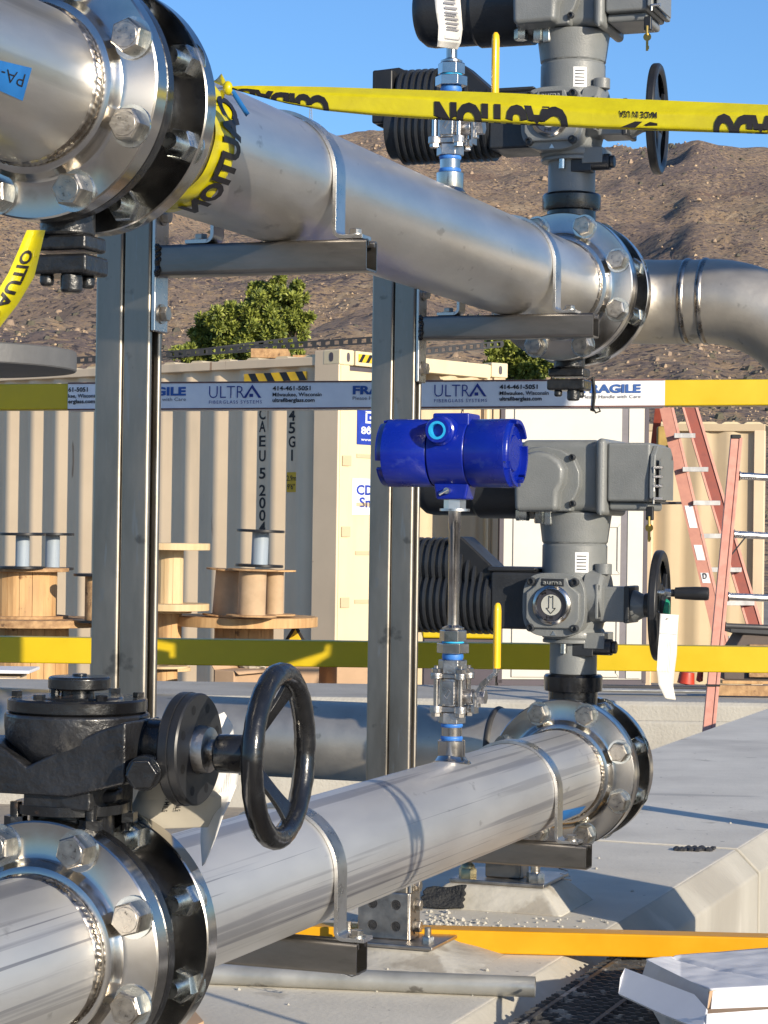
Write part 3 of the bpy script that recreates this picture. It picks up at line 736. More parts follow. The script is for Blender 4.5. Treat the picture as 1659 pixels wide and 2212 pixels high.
    b.lathe([(.056, 0), (.056, .02), (.03, .024)], (-.345, 0, .322), (-1, 0, 0), 32); mo = b.build('motor', 'cast_dark', t, ang=30)
    b = B()
    b.prism([(-.392, .330), (-.392, .438), (-.345, .441), (-.322, .430), (-.268, .429), (-.262, .423), (-.225, .423), (-.225, .35), (-.30, .35), (-.33, .322), (-.37, .322)], (0, -.030, 0), (1, 0, 0), (0, 0, 1), (0, .062, 0))
    b.bb((-.392, -.05, .330), (-.350, .05, .434)); b.prism([(-.245, .424), (-.232, .442), (-.215, .442), (-.150, .385), (-.150, .35), (-.245, .35)], (0, -.040, 0), (1, 0, 0), (0, 0, 1), (0, .080, 0)); b.build('motor_cover', 'black_flat', mo, bev=.006, seg=3)
    # handwheel arm and wheel
    zc = LZ(1308, 0, 1440); x1 = LX(1363, -.02)
    b = B(); b.bb((.060, -.045, zc-.032), (x1, .03, zc+.034)); ar = b.build('wheel_arm', 'cast', t, bev=.004)
    b = B(); b.bb((x1-.008, -.047, zc-.034), (x1+.003, .032, zc+.036)); b.build('arm_cap', 'cast_dark', ar, bev=.003)
    x2 = LX(1398, 0)
    b = B(); b.lathe([(.030, 0), (.030, .006), (.022, x2-x1-.004), (.021, x2-x1+.004)], (x1, -.008, zc-.002), (1, 0, 0), 28); b.build('taper', 'cast', ar)
    xw = LX(1426, 0); R = .104
    b = B(); b.lathe([(.022, x2-xw-.002), (.024, x2-xw+.008), (.026, -.006), (.026, .008), (.018, .014), (0, .014)], (xw, -.008, zc), (1, 0, 0), 30)
    hw = b.build('handwheel', 'black_flat', t)
    b = B(); b.lathe([(R-.020, -.005), (R-.016, -.008), (R-.003, -.008), (R, -.005), (R, .006), (R-.004, .009), (R-.014, .009), (R-.020, .005)], (xw, -.008, zc), (1, 0, 0), 72, False)
    b.bm.faces.ensure_lookup_table()
    for a0 in (20, 140, 260):
        n = 14; pr = []
        for k in range(n+1):
            q = k/n; r = .02+(R-.038)*q; wdt = .019+.022*abs(2*q-.9)**2
            pr.append((r, wdt))
        c0, s0 = cos(radians(a0)), sin(radians(a0))
        up = [(r*c0-w_*s0, r*s0+w_*c0) for r, w_ in pr]; dn = [(r*c0+w_*s0, r*s0-w_*c0) for r, w_ in pr][::-1]
        b.prism(up+dn, (xw-.002, -.008, zc), (0, 1, 0), (0, 0, 1), (.008, 0, 0))
    b.build('rim', 'black_flat', hw, bev=.002)
    hy, hz = -.008-.083, zc+.026
    b = B(); b.lathe([(.007, .010), (.007, .016), (.0105, .017), (.0115, .03), (.0125, .055), (.0125, .074), (.0115, .078), (0, .079)], (xw+.024, hy, hz), (1, 0, 0), 22); b.build('crank_handle', 'black_flat', hw)
    b = B(); b.cyl((xw+.004, hy, hz), (xw+.036, hy, hz), .0055, n=12); b.hexa((xw+.022, hy, hz), (1, 0, 0), .008, .011); b.build('handle_nut', 'zinc', hw)
    b = B(); b.lathe([(.017, 0), (.017, .005), (.013, .010), (0, .012)], (xw+.010, -.012, zc-.004), (1, 0, 0), 24); b.build('hub_button', 'green_plastic', hw)
    pv = V((xw, -.008, zc)); hw.matrix_local = Matrix.Translation(pv) @ Matrix.Rotation(radians(5.5), 4, 'Z') @ Matrix.Translation(-pv)
    # padlock and keys hung on the end
    p = LP(1404, 1102, -.05)
    b = B(); b.box((p.x, -.05, p.z-.006), (.014, .010, .026)); b.build('lock_body', 'black_flat', t, bev=.002)
    b = B(); b.tube([(p.x, -.056, p.z-.012), (p.x+.001, -.058, p.z-.030)], .0028, 8); b.lathe([(.0075, -.001), (.0075, .001)], (p.x+.001, -.058, p.z-.033), (0, 1, 0), 18)
    b.box((p.x+.001, -.058, p.z-.048), (.0045, .0015, .022)); b.box((p.x+.003, -.0585, p.z-.053), (.0035, .0015, .006)); b.build('key', 'brass', t)
    return t
act_b = actuator('grey electric actuator with ribbed black motor, on the lower far valve', UB, ZB)
act_t = copy_tree(act_b)
for o in list(act_t.children_recursive):
    if o.name.startswith(('crank_handle', 'handle_nut', 'hub_button')): bpy.data.objects.remove(o)
relabel(act_t, 'grey electric actuator with black wheel against the sky, on the upper far valve', Wp(UT, SV, ZT))
# ------------------------------------------------------------------ ball valves and transmitters on the bosses
SI = 1.37
def ballvalve(label, u, z):
    t = plant('ball_valve', label, 'ball valve', u, SI, z)
    b = B(); b.cyl((0, 0, .112), (0, 0, .146), .0165, n=28); b.build('nipple', 'probe', t)
    for (z0, z1, r) in ((.1157, .1225, .0175), (.1365, .1435, .0175)):
        b = B(); b.lathe([(r-.001, z0), (r, z0+.001), (r+.0006, (z0+z1)/2), (r, z1-.001), (r-.001, z1)], (0, 0, 0), (0, 0, 1), 28); b.build('thread_tape', 'thread_tape', t)
    for z0, r_, h_ in ((.143, .0225, .018), (.2235, .0235, .022)): b = B(); b.hexa((0, 0, z0), (0, 0, 1), r_, h_, .4, .05); b.build('end_cap', 'cast_ss', t, bev=.0008)
    for z0, z1 in ((.160, .1715), (.2145, .2245)):
        b = B()
        for sx in (-1, 1):
            for sy in (-1, 1): b.cyl((sx*.0205, sy*.0205, z0), (sx*.0205, sy*.0205, z1), .0098, n=18)
        b.bb((-.0205, -.0165, z0+.0008), (.0205, .0165, z1-.0008)); b.bb((-.0165, -.0205, z0+.0014), (.0165, .0205, z1-.0014))
        b.build('flange', 'cast_ss', t, bev=.0012)
    b = B(); b.cyl((0, 0, .171), (0, 0, .215), .0205, n=36); b.bb((-.011, -.0235, .174), (.011, -.015, .211)); b.cyl((.010, 0, .187), (.036, 0, .187), .012, n=20); bd = b.build('body', 'cast_ss', t, bev=.001)
    b = B()
    for (q0, q1) in (((-.006, -.004), (.001, .006)), ((.001, .006), (.005, .003)), ((.005, .003), (-.002, -.008)), ((-.002, -.008), (-.006, -.004))):
        b.tube([(q0[0], -.0238, .192+q0[1]), (q1[0], -.0238, .192+q1[1])], .0007, 6)
    text(b, '1000', flat((.0145, -.0215, .178), (0, 0, 1), (-1, 0, .0)), .026, .006, .02)
    b.build('cast_mark', 'cast_ss', bd)
    for sx in (-1, 1):
        for sy in (-1, 1):
            b = B(); b.cyl((sx*.0205, sy*.0205, .157), (sx*.0205, sy*.0205, .236), .0042, n=12); b.hexa((sx*.0205, sy*.0205, .2245), (0, 0, 1), .0082, .0075, .3); b.hexa((sx*.0205, sy*.0205, .160), (0, 0, -1), .0080, .006, .1); b.build('tie_bolt', 'probe', t)
    b = B(); b.cyl((.034, 0, .187), (.050, 0, .187), .008, n=16); b.hexa((.046, 0, .187), (1, 0, 0), .0125, .011, .2); b.box((.040, 0, .177), (.003, .022, .034)); b.build('stem_nut', 'cast_ss', t)
    b = B(); pts = [(.043, .170), (.043, .195), (.050, .2035), (.062, .2165), (.0735, .226), (.0745, .242)]
    for (a, c) in zip(pts[:-1], pts[1:]):
        d = V((c[0]-a[0], 0, c[1]-a[1])); n_ = V((-d.z, 0, d.x)).normalized()*.0032
        A, C_ = V((a[0], 0, a[1])), V((c[0], 0, c[1])); w_ = .0075
        q = [A+n_+V((0, -w_, 0)), C_+n_+V((0, -w_, 0)), C_+n_+V((0, w_, 0)), A+n_+V((0, w_, 0))]; q2 = [x-n_*2 for x in q]
        v1 = [b._v(x) for x in q]; v2 = [b._v(x) for x in q2]
        b._f(v1); b._f(v2[::-1])
        for k in range(4): b._f([v1[k], v2[k], v2[(k+1) % 4], v1[(k+1) % 4]])
    lv = b.build('lever', 'cast_ss', t, bev=.0006)
    b = B(); b.box((.056, -.0088, .210), (.016, .003, .008), Matrix.Rotation(radians(-42), 3, 'Y')); b.build('lock_slide', 'probe', lv)
    b = B(); b.lathe([(.0055, .2335), (.0060, .234), (.0061, .325), (.0052, .334), (.003, .338), (0, .339)], (.0745, 0, 0), (0, 0, 1), 20)
    for v in b.bm.verts: v.co.y *= 1.45
    b.build('grip_sleeve', 'yellow_sleeve', lv)
    return t
bv_b = ballvalve('stainless ball valve with an upright yellow lever, under the blue transmitter', UB, ZB)
bv_t = copy_tree(bv_b); relabel(bv_t, 'stainless ball valve on the upper pipe, partly behind the caution tape', Wp(UT, SI, ZT))
def transmitter(label, u, z):
    t = plant('pressure_transmitter', label, 'transmitter', u, SI, z)
    b = B(); b.lathe([(.013, .244), (.0165, .246), (.0175, .250), (.0165, .2555), (.013, .257)], (0, 0, 0), (0, 0, 1), 28); b.build('thread_tape', 'thread_tape', t)
    b = B(); b.hexa((0, 0, .2560), (0, 0, 1), .0262, .0165, .45, .08); b.hexa((0, 0, .2750), (0, 0, 1), .0222, .0185, .4, .08); b.build('union_nut', 'probe', t, bev=.0006)
    b = B(); b.cyl((0, 0, .2715), (0, 0, .276), .018, n=26); b.build('thread_tape', 'cyan', t)
    b = B(); b.lathe([(.016, .292), (.0178, .294), (.0178, .297), (.0125, .299), (.0090, .301), (.0090, .455), (.0104, .457), (.0104, .486)], (0, 0, 0), (0, 0, 1), 32); b.build('probe_tube', 'probe', t)
    b = B(); b.lathe([(.0245, .4845), (.0245, .4885)], (0, 0, 0), (0, 0, 1), 36); b.hexa((0, 0, .4885), (0, 0, 1), .0178, .018, .5, .05); b.build('washer_nut', 'aluminium', t)
    # housing
    zc = .578; b = B(); R = .0548
    b.prism([(-.025, .503), (.025, .503), (.030, .530), (-.030, .530)], (0, -.022, 0), (1, 0, 0), (0, 0, 1), (0, .044, 0))
    b.lathe([(R-.004, -.034), (R-.0005, -.034), (R-.0005, .030), (R-.004, .030)], (0, 0, zc), (1, 0, 0), 64)
    b.bb((-.030, -.03, zc+.02), (.032, .03, zc+.0635)); h = b.build('housing', 'blue', t, bev=.004, seg=3)
    def cover(x0, x1, nm):
        b = B(); sg = 1 if x1 > x0 else -1; L = abs(x1-x0); n = 72
        pr = [(R-.001, 0), (R, .0015), (R+.0006, L-.010), (R+.0006, L-.0095)]
        b.lathe(pr, (x0, 0, zc), (sg, 0, 0), n, False)
        # castellated end wall with notches
        ring = [(R+.0006, L-.0095), (R-.001, L), (R-.007, L), (R-.007, L-.0095)]
        def inn(k): return any(abs(((k-c+36) % 72)-36) <= 1 for c in (4, 22, 40, 58))
        x = V((0, 1, 0)); y = V((0, 0, 1)); o_ = V((x0, 0, zc)); d = V((sg, 0, 0))
        for k in range(n):
            if inn(k): continue
            vs = [[b._v(o_+d*hh+(x*cos(2*pi*(k+j)/n)+y*sin(2*pi*(k+j)/n))*r) for r, hh in ring] for j in (0, 1)]
            for i in range(3): b._f([vs[0][i], vs[0][i+1], vs[1][i+1], vs[1][i]])
            for j in (0, 1): b._f(vs[j])
        b.lathe([(R+.0006, L-.0095), (R-.0068, L-.0095), (.030, L-.0095), (.028, L-.006), (0, L-.006)], o_, d, n, False)
        b.build(nm, 'blue', h, weld=True)
    cover(.0305, .106, 'end_cover'); cover(-.0345, -.119, 'end_cover')
    b = B(); o_ = (-.008, 0, zc+.034); b.lathe([(.021, -.052), (.021, -.068), (.0195, -.0705), (.0146, -.0705)], o_, (0, 1, 0), 36, False, None); b.lathe([(.024, -.030), (.0235, -.056), (.021, -.058)], o_, (0, 1, 0), 36, False); hb = b.build('conduit_hub', 'blue', h)
    b = B(); b.lathe([(.0146, -.0708), (.0106, -.0708), (.0106, -.056)], o_, (0, 1, 0), 32, False); b.build('hub_ring', 'cyan', hb)
    b = B(); b.lathe([(.0106, -.058), (0, -.058)], o_, (0, 1, 0), 32, False); b.build('hub_plug', 'sign_blue', hb)
    b = B(); b.cyl((-.004, -.022, .517), (-.004, -.033, .517), .005, n=14); b.tube([(-.001, -.031, .519), (-.016, -.031, .511)], .0028, 8); b.build('ground_screw', 'aluminium', h)
    return t
tr_b = transmitter('bright blue transmitter on a steel probe tube, in front of the right post', UB, ZB)
tr_t = copy_tree(tr_b); relabel(tr_t, 'steel probe tube of the upper transmitter, rising behind the white tag and tape', Wp(UT, SI, ZT))
# ------------------------------------------------------------------ gear operators with handwheels on the near valves
SO = .0254+.045
def OX(dx, s=0.0, dy=1620): return PL(dx, dy, SO+s)[0]-UB
def OZ(dy, s=0.0, dx=300): return PL(dx, dy, SO+s)[1]-ZB
b = B(); y = .045
b.lathe([(.046, .09), (.046, .140), (.062, .143), (.062, .153), (.03, .154)], (0, y, 0), (0, 0, 1), 36); b.build('neck', 'black', v_lb)
b = B(); b.lathe([(.046, .09), (.046, .128), (.062, .130), (.062, .137), (.03, .138)], (0, y, 0), (0, 0, 1), 36); b.build('neck', 'black', v_lt)
def operator(label, u, z):
    t = plant('gear_operator', label, 'gear operator', u, SO, z)
    b = B(); x0 = OX(168, 0, 1500)
    b.lathe([(.050, .154), (.052, .166), (.046, .170), (.050, .186), (.062, .206), (.077, .222), (.0785, .236), (.0785, .250), (.070, .251)], (x0, 0, 0), (0, 0, 1), 56)
    zs = OZ(1616, -.01, 330); xr = OX(312, -.02)
    # worm housing: a thick block with a sloping top along the near side
    b.prism([(-.17, .165), (-.17, .215), (-.06, .222), (-.02, .196), (xr-.03, zs+.022), (xr, zs+.032), (xr, zs-.034), (.03, .166)], (0, -.066, 0), (1, 0, 0), (0, 0, 1), (0, .085, 0))
    b.bb((-.03, -.055, .150), (.05, .05, .18))
    g = b.build('gear_case', 'black_rough', t, bev=.009, seg=4, ang=60)
    b = B(); b.lathe([(.074, .2515), (.0755, .253), (.0755, .264), (.0735, .266), (.050, .266), (.048, .2675), (.02, .2675), (0, .2675)], (x0, 0, 0), (0, 0, 1), 56); cv = b.build('cover', 'black', t)
    for k in range(6):
        a = radians(20+60*k); b = B(); b.hexa((x0+.066*cos(a), .066*sin(a), .2665), (0, 0, 1), .0065, .006, rb.random()); b.build('bolt', 'black', cv)
    b = B(); b.cyl((x0, 0, .266), (x0, 0, .276), .018, n=24); b.lathe([(.030, .2745), (.034, .276), (.034, .287), (.032, .289), (.008, .2895), (.008, .292), (0, .292)], (x0+.002, 0, 0), (0, 0, 1), 32); b.cyl((x0-.022, -.01, .266), (x0-.022, -.01, .276), .005, n=10)
    b.build('position_indicator', 'black', t, bev=.001)
    pb = (OX(294, -.085, 1673), -.066, OZ(1673, -.085, 294))
    b = B(); d = V((.30, -.95, 0)).normalized(); b.cyl(V(pb)-d*.012, V(pb)+d*.006, .0185, n=24); b.hexa(V(pb)+d*.006, d, .0172, .014, .35); b.build('stop_bolt', 'black', t, bev=.001)
    b = B(); ex = V((.95, .30, 0)); text(b, 'TTV', lambda q, r, o_=V(pb)+d*.0204: o_+ex*(q)+V((0, 0, r-.004)), .016, .008, .02, center=True); b.build('raised_mark', 'black', t)
    for (xx, yy) in ((.045, -.042), (-.045, -.042), (.045, .042)):
        b = B(); b.cyl((xx, yy, .115), (xx, yy, .155), .0065, n=12); b.hexa((xx, yy, .140), (0, 0, -1), .0125, .012, .2); b.build('bolt', 'black', t)
    # input shaft
    xs = OX(362, 0); b = B(); b.cyl((xr-.01, 0, zs), (xs+.002, 0, zs), .031, n=32); b.build('shaft_sleeve', 'black', t)
    xf = OX(432, 0, 1618); R = .0605; zf = zs
    b = B(); th = .023
    b.lathe([(.03, -th), (R-.0015, -th), (R, -th+.002), (R, -.012), (R-.0015, -.0115), (R-.0015, -.0105), (R-.0008, -.010), (R-.0008, -.002), (R-.0025, 0), (.0, 0)], (xf, 0, zf), (1, 0, 0), 64)
    fl = b.build('input_flange', 'black_flat', t)
    for k in range(8):
        a = radians(45*k+22); b = B(); b.lathe([(.0052, .0002), (0, .0002)], (xf, .046*cos(a), zf+.046*sin(a)), (1, 0, 0), 16, False); b.build('bolt_hole', 'rubber', fl)
    b = B(); b.lathe([(.026, 0), (.024, .012), (.016, .014)], (xf, 0, zf), (1, 0, 0), 30); b.build('bearing_boss', 'cast_ss', fl)
    xh = OX(470, 0); xw = OX(600, 0, 1628)
    b = B(); b.cyl((xf, 0, zf), (xh+.006, 0, zf), .0115, n=20); b.build('shaft', 'probe', t)
    RW, rt = .0865, .0118; zw = zf-.003
    b = B(); b.lathe([(.018, 0), (.0205, .002), (.0205, .028), (.017, .034), (.017, .042), (.010, .044), (0, .044)], (xh, 0, zw), (1, 0, 0), 28); hw = b.build('handwheel', 'black', t, bev=.001)
    b = B(); n = 96
    pts = [V((xw, RW*cos(2*pi*k/n), zw+RW*sin(2*pi*k/n))) for k in range(n)]
    rr = [rt*(1+.018*sin(k*1.9)+.015*sin(k*.7+1)) for k in range(n)]
    b.tube(pts, rr, 14, True); b.build('rim', 'black', hw, ang=80)
    for a0 in (62, 182, 302):
        a = radians(a0); c, s_ = cos(a), sin(a)
        b = B(); n = 10; hub = V((xh+.030, 0, zw))
        for sd in (0,):
            L = []
            for k in range(n+1):
                q = k/n; r = .012+(RW-.014)*q; xx = hub.x+(xw-hub.x)*(q**.8); wd = .0125-.0035*sin(pi*q)+.004*q**4
                cen = V((xx, r*c, zw+r*s_)); tn = V((0, -s_, c)); L.append((cen, tn, wd))
            top = [[b._v(ce+tn*w_*x+V((dx_, 0, 0))) for x, dx_ in ((-1, -.003), (-1, .003), (1, .003), (1, -.003))] for ce, tn, w_ in L]
            for i in range(n):
                for j in range(4): b._f([top[i][j], top[i+1][j], top[i+1][(j+1) % 4], top[i][(j+1) % 4]])
            b._f(top[0]); b._f(top[-1][::-1])
        b.build('spoke', 'black', hw, bev=.0015)
    pv = V((xh, 0, zw)); hw.matrix_local = Matrix.Translation(pv) @ Matrix.Rotation(radians(4), 4, 'Z') @ Matrix.Translation(-pv)
    return t
op_b = operator('black gear box with a black iron handwheel, on the lower left valve', UB, ZB)
op_t = copy_tree(op_b); relabel(op_t, 'upper gear handwheel whose black rim just enters the top edge', Wp(UT, SO, ZT-.016))
# ------------------------------------------------------------------ caution tape
def interp(tab, x):
    if x <= tab[0][0]: return tab[0][1]
    for (a, ya), (c, yc) in zip(tab[:-1], tab[1:]):
        if x <= c: return ya+(yc-ya)*(x-a)/(c-a)
    return tab[-1][1]
TT = [(494, 187), (520, 185), (560, 185), (700, 187.5), (900, 194), (1100, 201), (1300, 211), (1659, 226), (1800, 232)]
TB = [(494, 191), (520, 198), (560, 209), (620, 224), (700, 239), (800, 249), (900, 256), (1000, 262), (1150, 271), (1300, 278.5), (1659, 290), (1800, 294)]
def tape_pt(dx, q, lift=0.0):
    """dx along the strand, q 0 = top edge .. 1 = bottom edge; the upper third leans back"""
    k = (dx-494)/(1659-494); Y = 2.63-.16*k
    yy = interp(TT, dx)+(interp(TB, dx)-interp(TT, dx))*q
    wide = (interp(TB, dx)-interp(TT, dx))/62
    cr = .36+.10*sin(dx*.006)
    lean = .016*wide*max(0, (cr-q)/cr)**1.0 + .006*wide*max(0, (q-.9)/.1)**2
    return PY(dx, yy, Y+lean+.0012*sin(dx*.021+q*2)-lift)
t = thing('caution_tape', 'yellow caution tape stretched to the right from its knot on the upper pipe', 'caution tape', PY(494, 188, 2.63))
L0 = t.location.copy()
b = B(); b.grid(lambda u, v: tape_pt(494+1306*u, v)-L0, 120, 14); b.build('strand', 'tape_yellow', t, ang=70)
def tape_word(word, xa, xb, qbase, qcut=1.0, hq=.98, bold=.065):
    b = B()
    # letters upside down: text x runs right -> left, text y runs top -> bottom
    def fn(x, y):
        dx = xb-(xb-xa)*x; q = qbase+y
        return tape_pt(dx, min(q, 1.0), .0012)-L0
    text(b, word, fn, 1.0, hq, bold, 1.0, clip=qcut-qbase, sub=2)
    b.build('printed_word', 'ink', t)
tape_word('CUIDADO', 470, 711, .46, 1.0, .98)
tape_word('CAUTION', 938, 1227, .46, 1.0, .98)
tape_word('CUIDADO', 1541, 1790, .46, 1.0, .98)
tape_word('MADE IN USA', 1337, 1419, .40, .66, .20, .02)
b = B()
for poly in ([(1340, .93), (1372, .93), (1388, .72), (1372, .72)], [(1374, .96), (1420, .97), (1420, .76), (1404, .72)]):
    b.poly([tape_pt(x, q, .0012)-L0 for x, q in poly])
b.build('printed_mark', 'ink', t)
# the wrap round the pipe behind the second flange, its knot and loose ends
cl, slc = V((UT, 0, ZT)), .30
def wrapf(a, s, r=PR+.0022): return Wp(UT+r*cos(a), s, ZT+r*sin(a))-L0
b = B()
def wr(u, v):
    a = radians(52-175*u); w_ = .034*(min(1, .25+u*5) if u < .2 else 1)*(1 if u < .85 else 1-.3*(u-.85)/.15)
    s_ = .285+.03*u+w_*(v-.5)*2*.9
    return wrapf(a, s_, PR+.0022+.0016*sin(v*9+u*7)*sin(u*23))
b.grid(wr, 70, 10); b.build('wrapped_band', 'tape_yellow', t, ang=70)
b = B()
def wrt(x, y):
    a = radians(28-105*x); return wrapf(a, .292+.03*x+.030-.052*y, PR+.0045)
text(b, 'CAUTION', wrt, 1.0, .85, .05, 1.0, sub=2); b.build('printed_word', 'ink', t)
K = PY(492, 190, 2.63)-L0
b = B()
for (e, w_) in (((470, 168), .010), ((478, 205), .007), ((497, 205), .005)):
    E = PY(e[0], e[1], 2.66)-L0; d = (E-K).normalized(); n_ = d.cross(V((0, 1, 0))).normalized()
    b.grid(lambda u, v, E=E, w_=w_, n_=n_: K.lerp(E, u)+n_*(v-.5)*w_*(.25+u)+V((0, .004*sin(u*5+v*4), 0)), 8, 4)
b.sphere(K, .0055, 12, 8, (1, 1, 1.4)); b.build('knot', 'tape_yellow', t, solid=.0008, ang=70)
b = B()
Ea = PY(535, 248, 2.70)-L0; S_ = PY(499, 192, 2.66)-L0
b.grid(lambda u, v: S_.lerp(Ea, u)+V((.004*(v-.5), 0, .004*(v-.5))), 6, 2); b.build('blue_tie', 'masking', t, solid=.001)
# loose strand hanging at the left edge
t = thing('caution_tape', 'loose strip of caution tape hanging down at the left edge', 'caution tape', PY(70, 510, 2.42))
L1 = t.location.copy()
LE = [(0, (58, 497), (98, 497)), (.25, (38, 545), (86, 548)), (.5, (18, 590), (74, 598)), (.75, (-12, 640), (40, 655)), (1, (-60, 705), (-4, 712))]
def hang(u, v, lift=0.0):
    for (a, l0, r0), (c, l1, r1) in zip(LE[:-1], LE[1:]):
        if u <= c:
            k = (u-a)/(c-a); l = V(l0).lerp(V(l1), k); r = V(r0).lerp(V(r1), k); break
    else: l, r = V(LE[-1][1]), V(LE[-1][2])
    p = l.lerp(r, v); return PY(p.x, p.y, 2.42-.05*u+.010*sin(v*3)-.008*v-lift)-L1
b = B(); b.grid(lambda u, v: hang(u, v), 30, 8); b.build('strand', 'tape_yellow', t, ang=70)
b = B(); text(b, 'OITUAC', lambda x, y: hang(.22+.75*x, .22+.58*y, .0012), 1.0, .8, .03, 1.0, sub=2); b.build('printed_word', 'ink', t)
# ------------------------------------------------------------------ masking tape labels on the pipes
def pipehit(dx, dy, u, z, r):
    """first hit of a pixel ray with a pipe's cylinder: local (x, y, z) of the plant frame"""
    d = ray(dx, dy); o = CAM-O-EU*u
    ou, oz, du, dz_ = o.dot(EU), o.z-z, d.dot(EU), d.z
    A_, B_, C_ = du*du+dz_*dz_, ou*du+oz*dz_, ou*ou+oz*oz-r*r
    D_ = B_*B_-A_*C_
    if D_ < 0: D_ = 0
    k = (-B_-sqrt(D_))/A_; p = o+d*k
    return V((p.dot(EU), p.dot(ES), p.z-z))
def masking(label, u, z, cs, wd=None):
    """cs: the four corner pixels, clockwise from top left"""
    t = plant('masking_tape', label, 'masking tape', u, 0, z)
    def f(p, q, r=PR+.0009):
        a = V(cs[0]).lerp(V(cs[1]), p); c = V(cs[3]).lerp(V(cs[2]), p); e = a.lerp(c, q)
        return pipehit(e.x, e.y, u, z, r)
    b = B(); b.grid(lambda p, q: f(p, q), 14, 10); b.build('strip', 'masking', t)
    if wd:
        b = B(); text(b, wd, lambda x, y: f(.93-.86*x, .22+.52*y, PR+.0015), 1.0, .8, -.012, 1.0, sub=1); b.build('pen_letters', 'ink', t)
masking('blue masking tape lettered in pen, on the near upper pipe', UT, ZT, ((-60, 116), (69, 147), (49, 218), (-60, 170)), 'PA-012')
masking('blue masking tape scrap on the lower pipe beside its far flange', UB, ZB, ((1213, 1752), (1266, 1741), (1252, 1757), (1207, 1776)))
# ------------------------------------------------------------------ paper tags
def strip(label, pts, wfn, mt='paper', cat='paper tag', lines=None, nm='paper_tag'):
    """pts: list of (left px, right px, y px, Y depth left, Y depth right)"""
    o_ = PY((pts[0][0]+pts[0][1])/2, pts[0][2], (pts[0][3]+pts[0][4])/2)
    t = thing(nm, label, cat, o_)
    n = len(pts)-1
    def f(u, v, lift=0.0):
        k = min(int(u*n), n-1); q = u*n-k; q = q*q*(3-2*q)*.5+q*.5
        a, c = pts[k], pts[k+1]
        l, r, y_, Yl, Yr = [a[i]+(c[i]-a[i])*q for i in range(5)]
        return PY(l+(r-l)*v, y_+wfn*(v-.5), Yl+(Yr-Yl)*v-lift)-o_
    b = B(); b.grid(lambda u, v: f(u, v), 40, 6); b.build('sheet', mt, t, solid=.0006, ang=80)
    return t, f
t, f = strip('white instruction tag hanging on the upper probe tube against the sky',
      [(934, 992, -60, 3.655, 3.655), (938, 994, -5, 3.655, 3.65), (942, 997, 30, 3.65, 3.66), (947, 999, 60, 3.655, 3.68), (946, 995, 90, 3.66, 3.70), (944, 988, 104, 3.67, 3.72)], 6)
b = B()
for k in range(11): b.poly([f(.10+.052*k, .36, .003), f(.10+.052*k, .86 if k % 3 else .8, .003), f(.125+.052*k, .86 if k % 3 else .8, .003), f(.125+.052*k, .36, .003)])
for (u0, u1, v0, v1) in ((.05, .75, .31, .325), (.05, .75, .93, .945), (.745, .755, .31, .945)): b.poly([f(u0, v0, .003), f(u0, v1, .003), f(u1, v1, .003), f(u1, v0, .003)])
b.build('printed_lines', 'ink_faint', t)
t, f = strip('white paper tag wired to the wheel of the lower actuator',
      [(1426, 1466, 1327, 4.22, 4.22), (1424, 1463, 1370, 4.215, 4.225), (1421, 1462, 1410, 4.20, 4.235), (1419, 1457, 1450, 4.20, 4.235), (1422, 1454, 1480, 4.22, 4.25), (1437, 1460, 1511, 4.25, 4.27)], 3)
b = B()
for k in range(7): b.poly([f(.28, .14+.09*k, .002), f(.28, .155+.09*k, .002), f(.62, .155+.09*k, .002), f(.62, .14+.09*k, .002)])
b.poly([f(.19, .02, .002), f(.19, .98, .002), f(.195, .98, .002), f(.195, .02, .002)])
b.build('printed_lines', 'ink_faint', t)
b = B(); p0 = PY(1443, 1337, 4.215)-t.location; p1 = PY(1418, 1318, 4.26)-t.location; p2 = PY(1398, 1312, 4.33)-t.location
b.tube([p0, p1.lerp(p0, .5)+V((0, -.004, -.004)), p1, p2], .0012, 6); b.build('wire', 'probe', t)
t, f = strip('twisted white instruction tag tied to the handwheel flange',
      [(470, 484, 1541, 2.53, 2.53), (470, 501, 1566, 2.52, 2.54), (471, 505, 1589, 2.52, 2.55), (468, 512, 1625, 2.53, 2.56), (466, 517, 1660, 2.53, 2.57), (460, 512, 1698, 2.54, 2.575), (441, 497, 1735, 2.575, 2.54), (436, 483, 1762, 2.585, 2.53), (433, 467, 1810, 2.58, 2.525), (437, 443, 1868, 2.56, 2.54)], -6)
b = B()
for k in range(9): b.poly([f(.28, .10+.09*k, .002), f(.28, .12+.09*k, .002), f(.60, .12+.09*k, .002), f(.60, .10+.09*k, .002)])
b.build('printed_lines', 'ink_faint', t)
t, f = strip('creased beige shipping tag hanging behind the handwheel flange',
      [(330, 400, 1650, 2.56, 2.55), (306, 440, 1690, 2.57, 2.55), (290, 478, 1725, 2.58, 2.54), (275, 478, 1755, 2.58, 2.55), (268, 462, 1790, 2.58, 2.56)], -8, 'paper_beige')
b = B()
for k, wv in enumerate(('EPOXY 8-10 MILS', 'EPOXY 8-10 MILS')):
    text(b, wv, lambda x, y, k=k: f(.10+.62*x, .50-.14*k+.085*y, .003), 1.0, .7, .01)
b.build('printed_lines', 'ink', t)
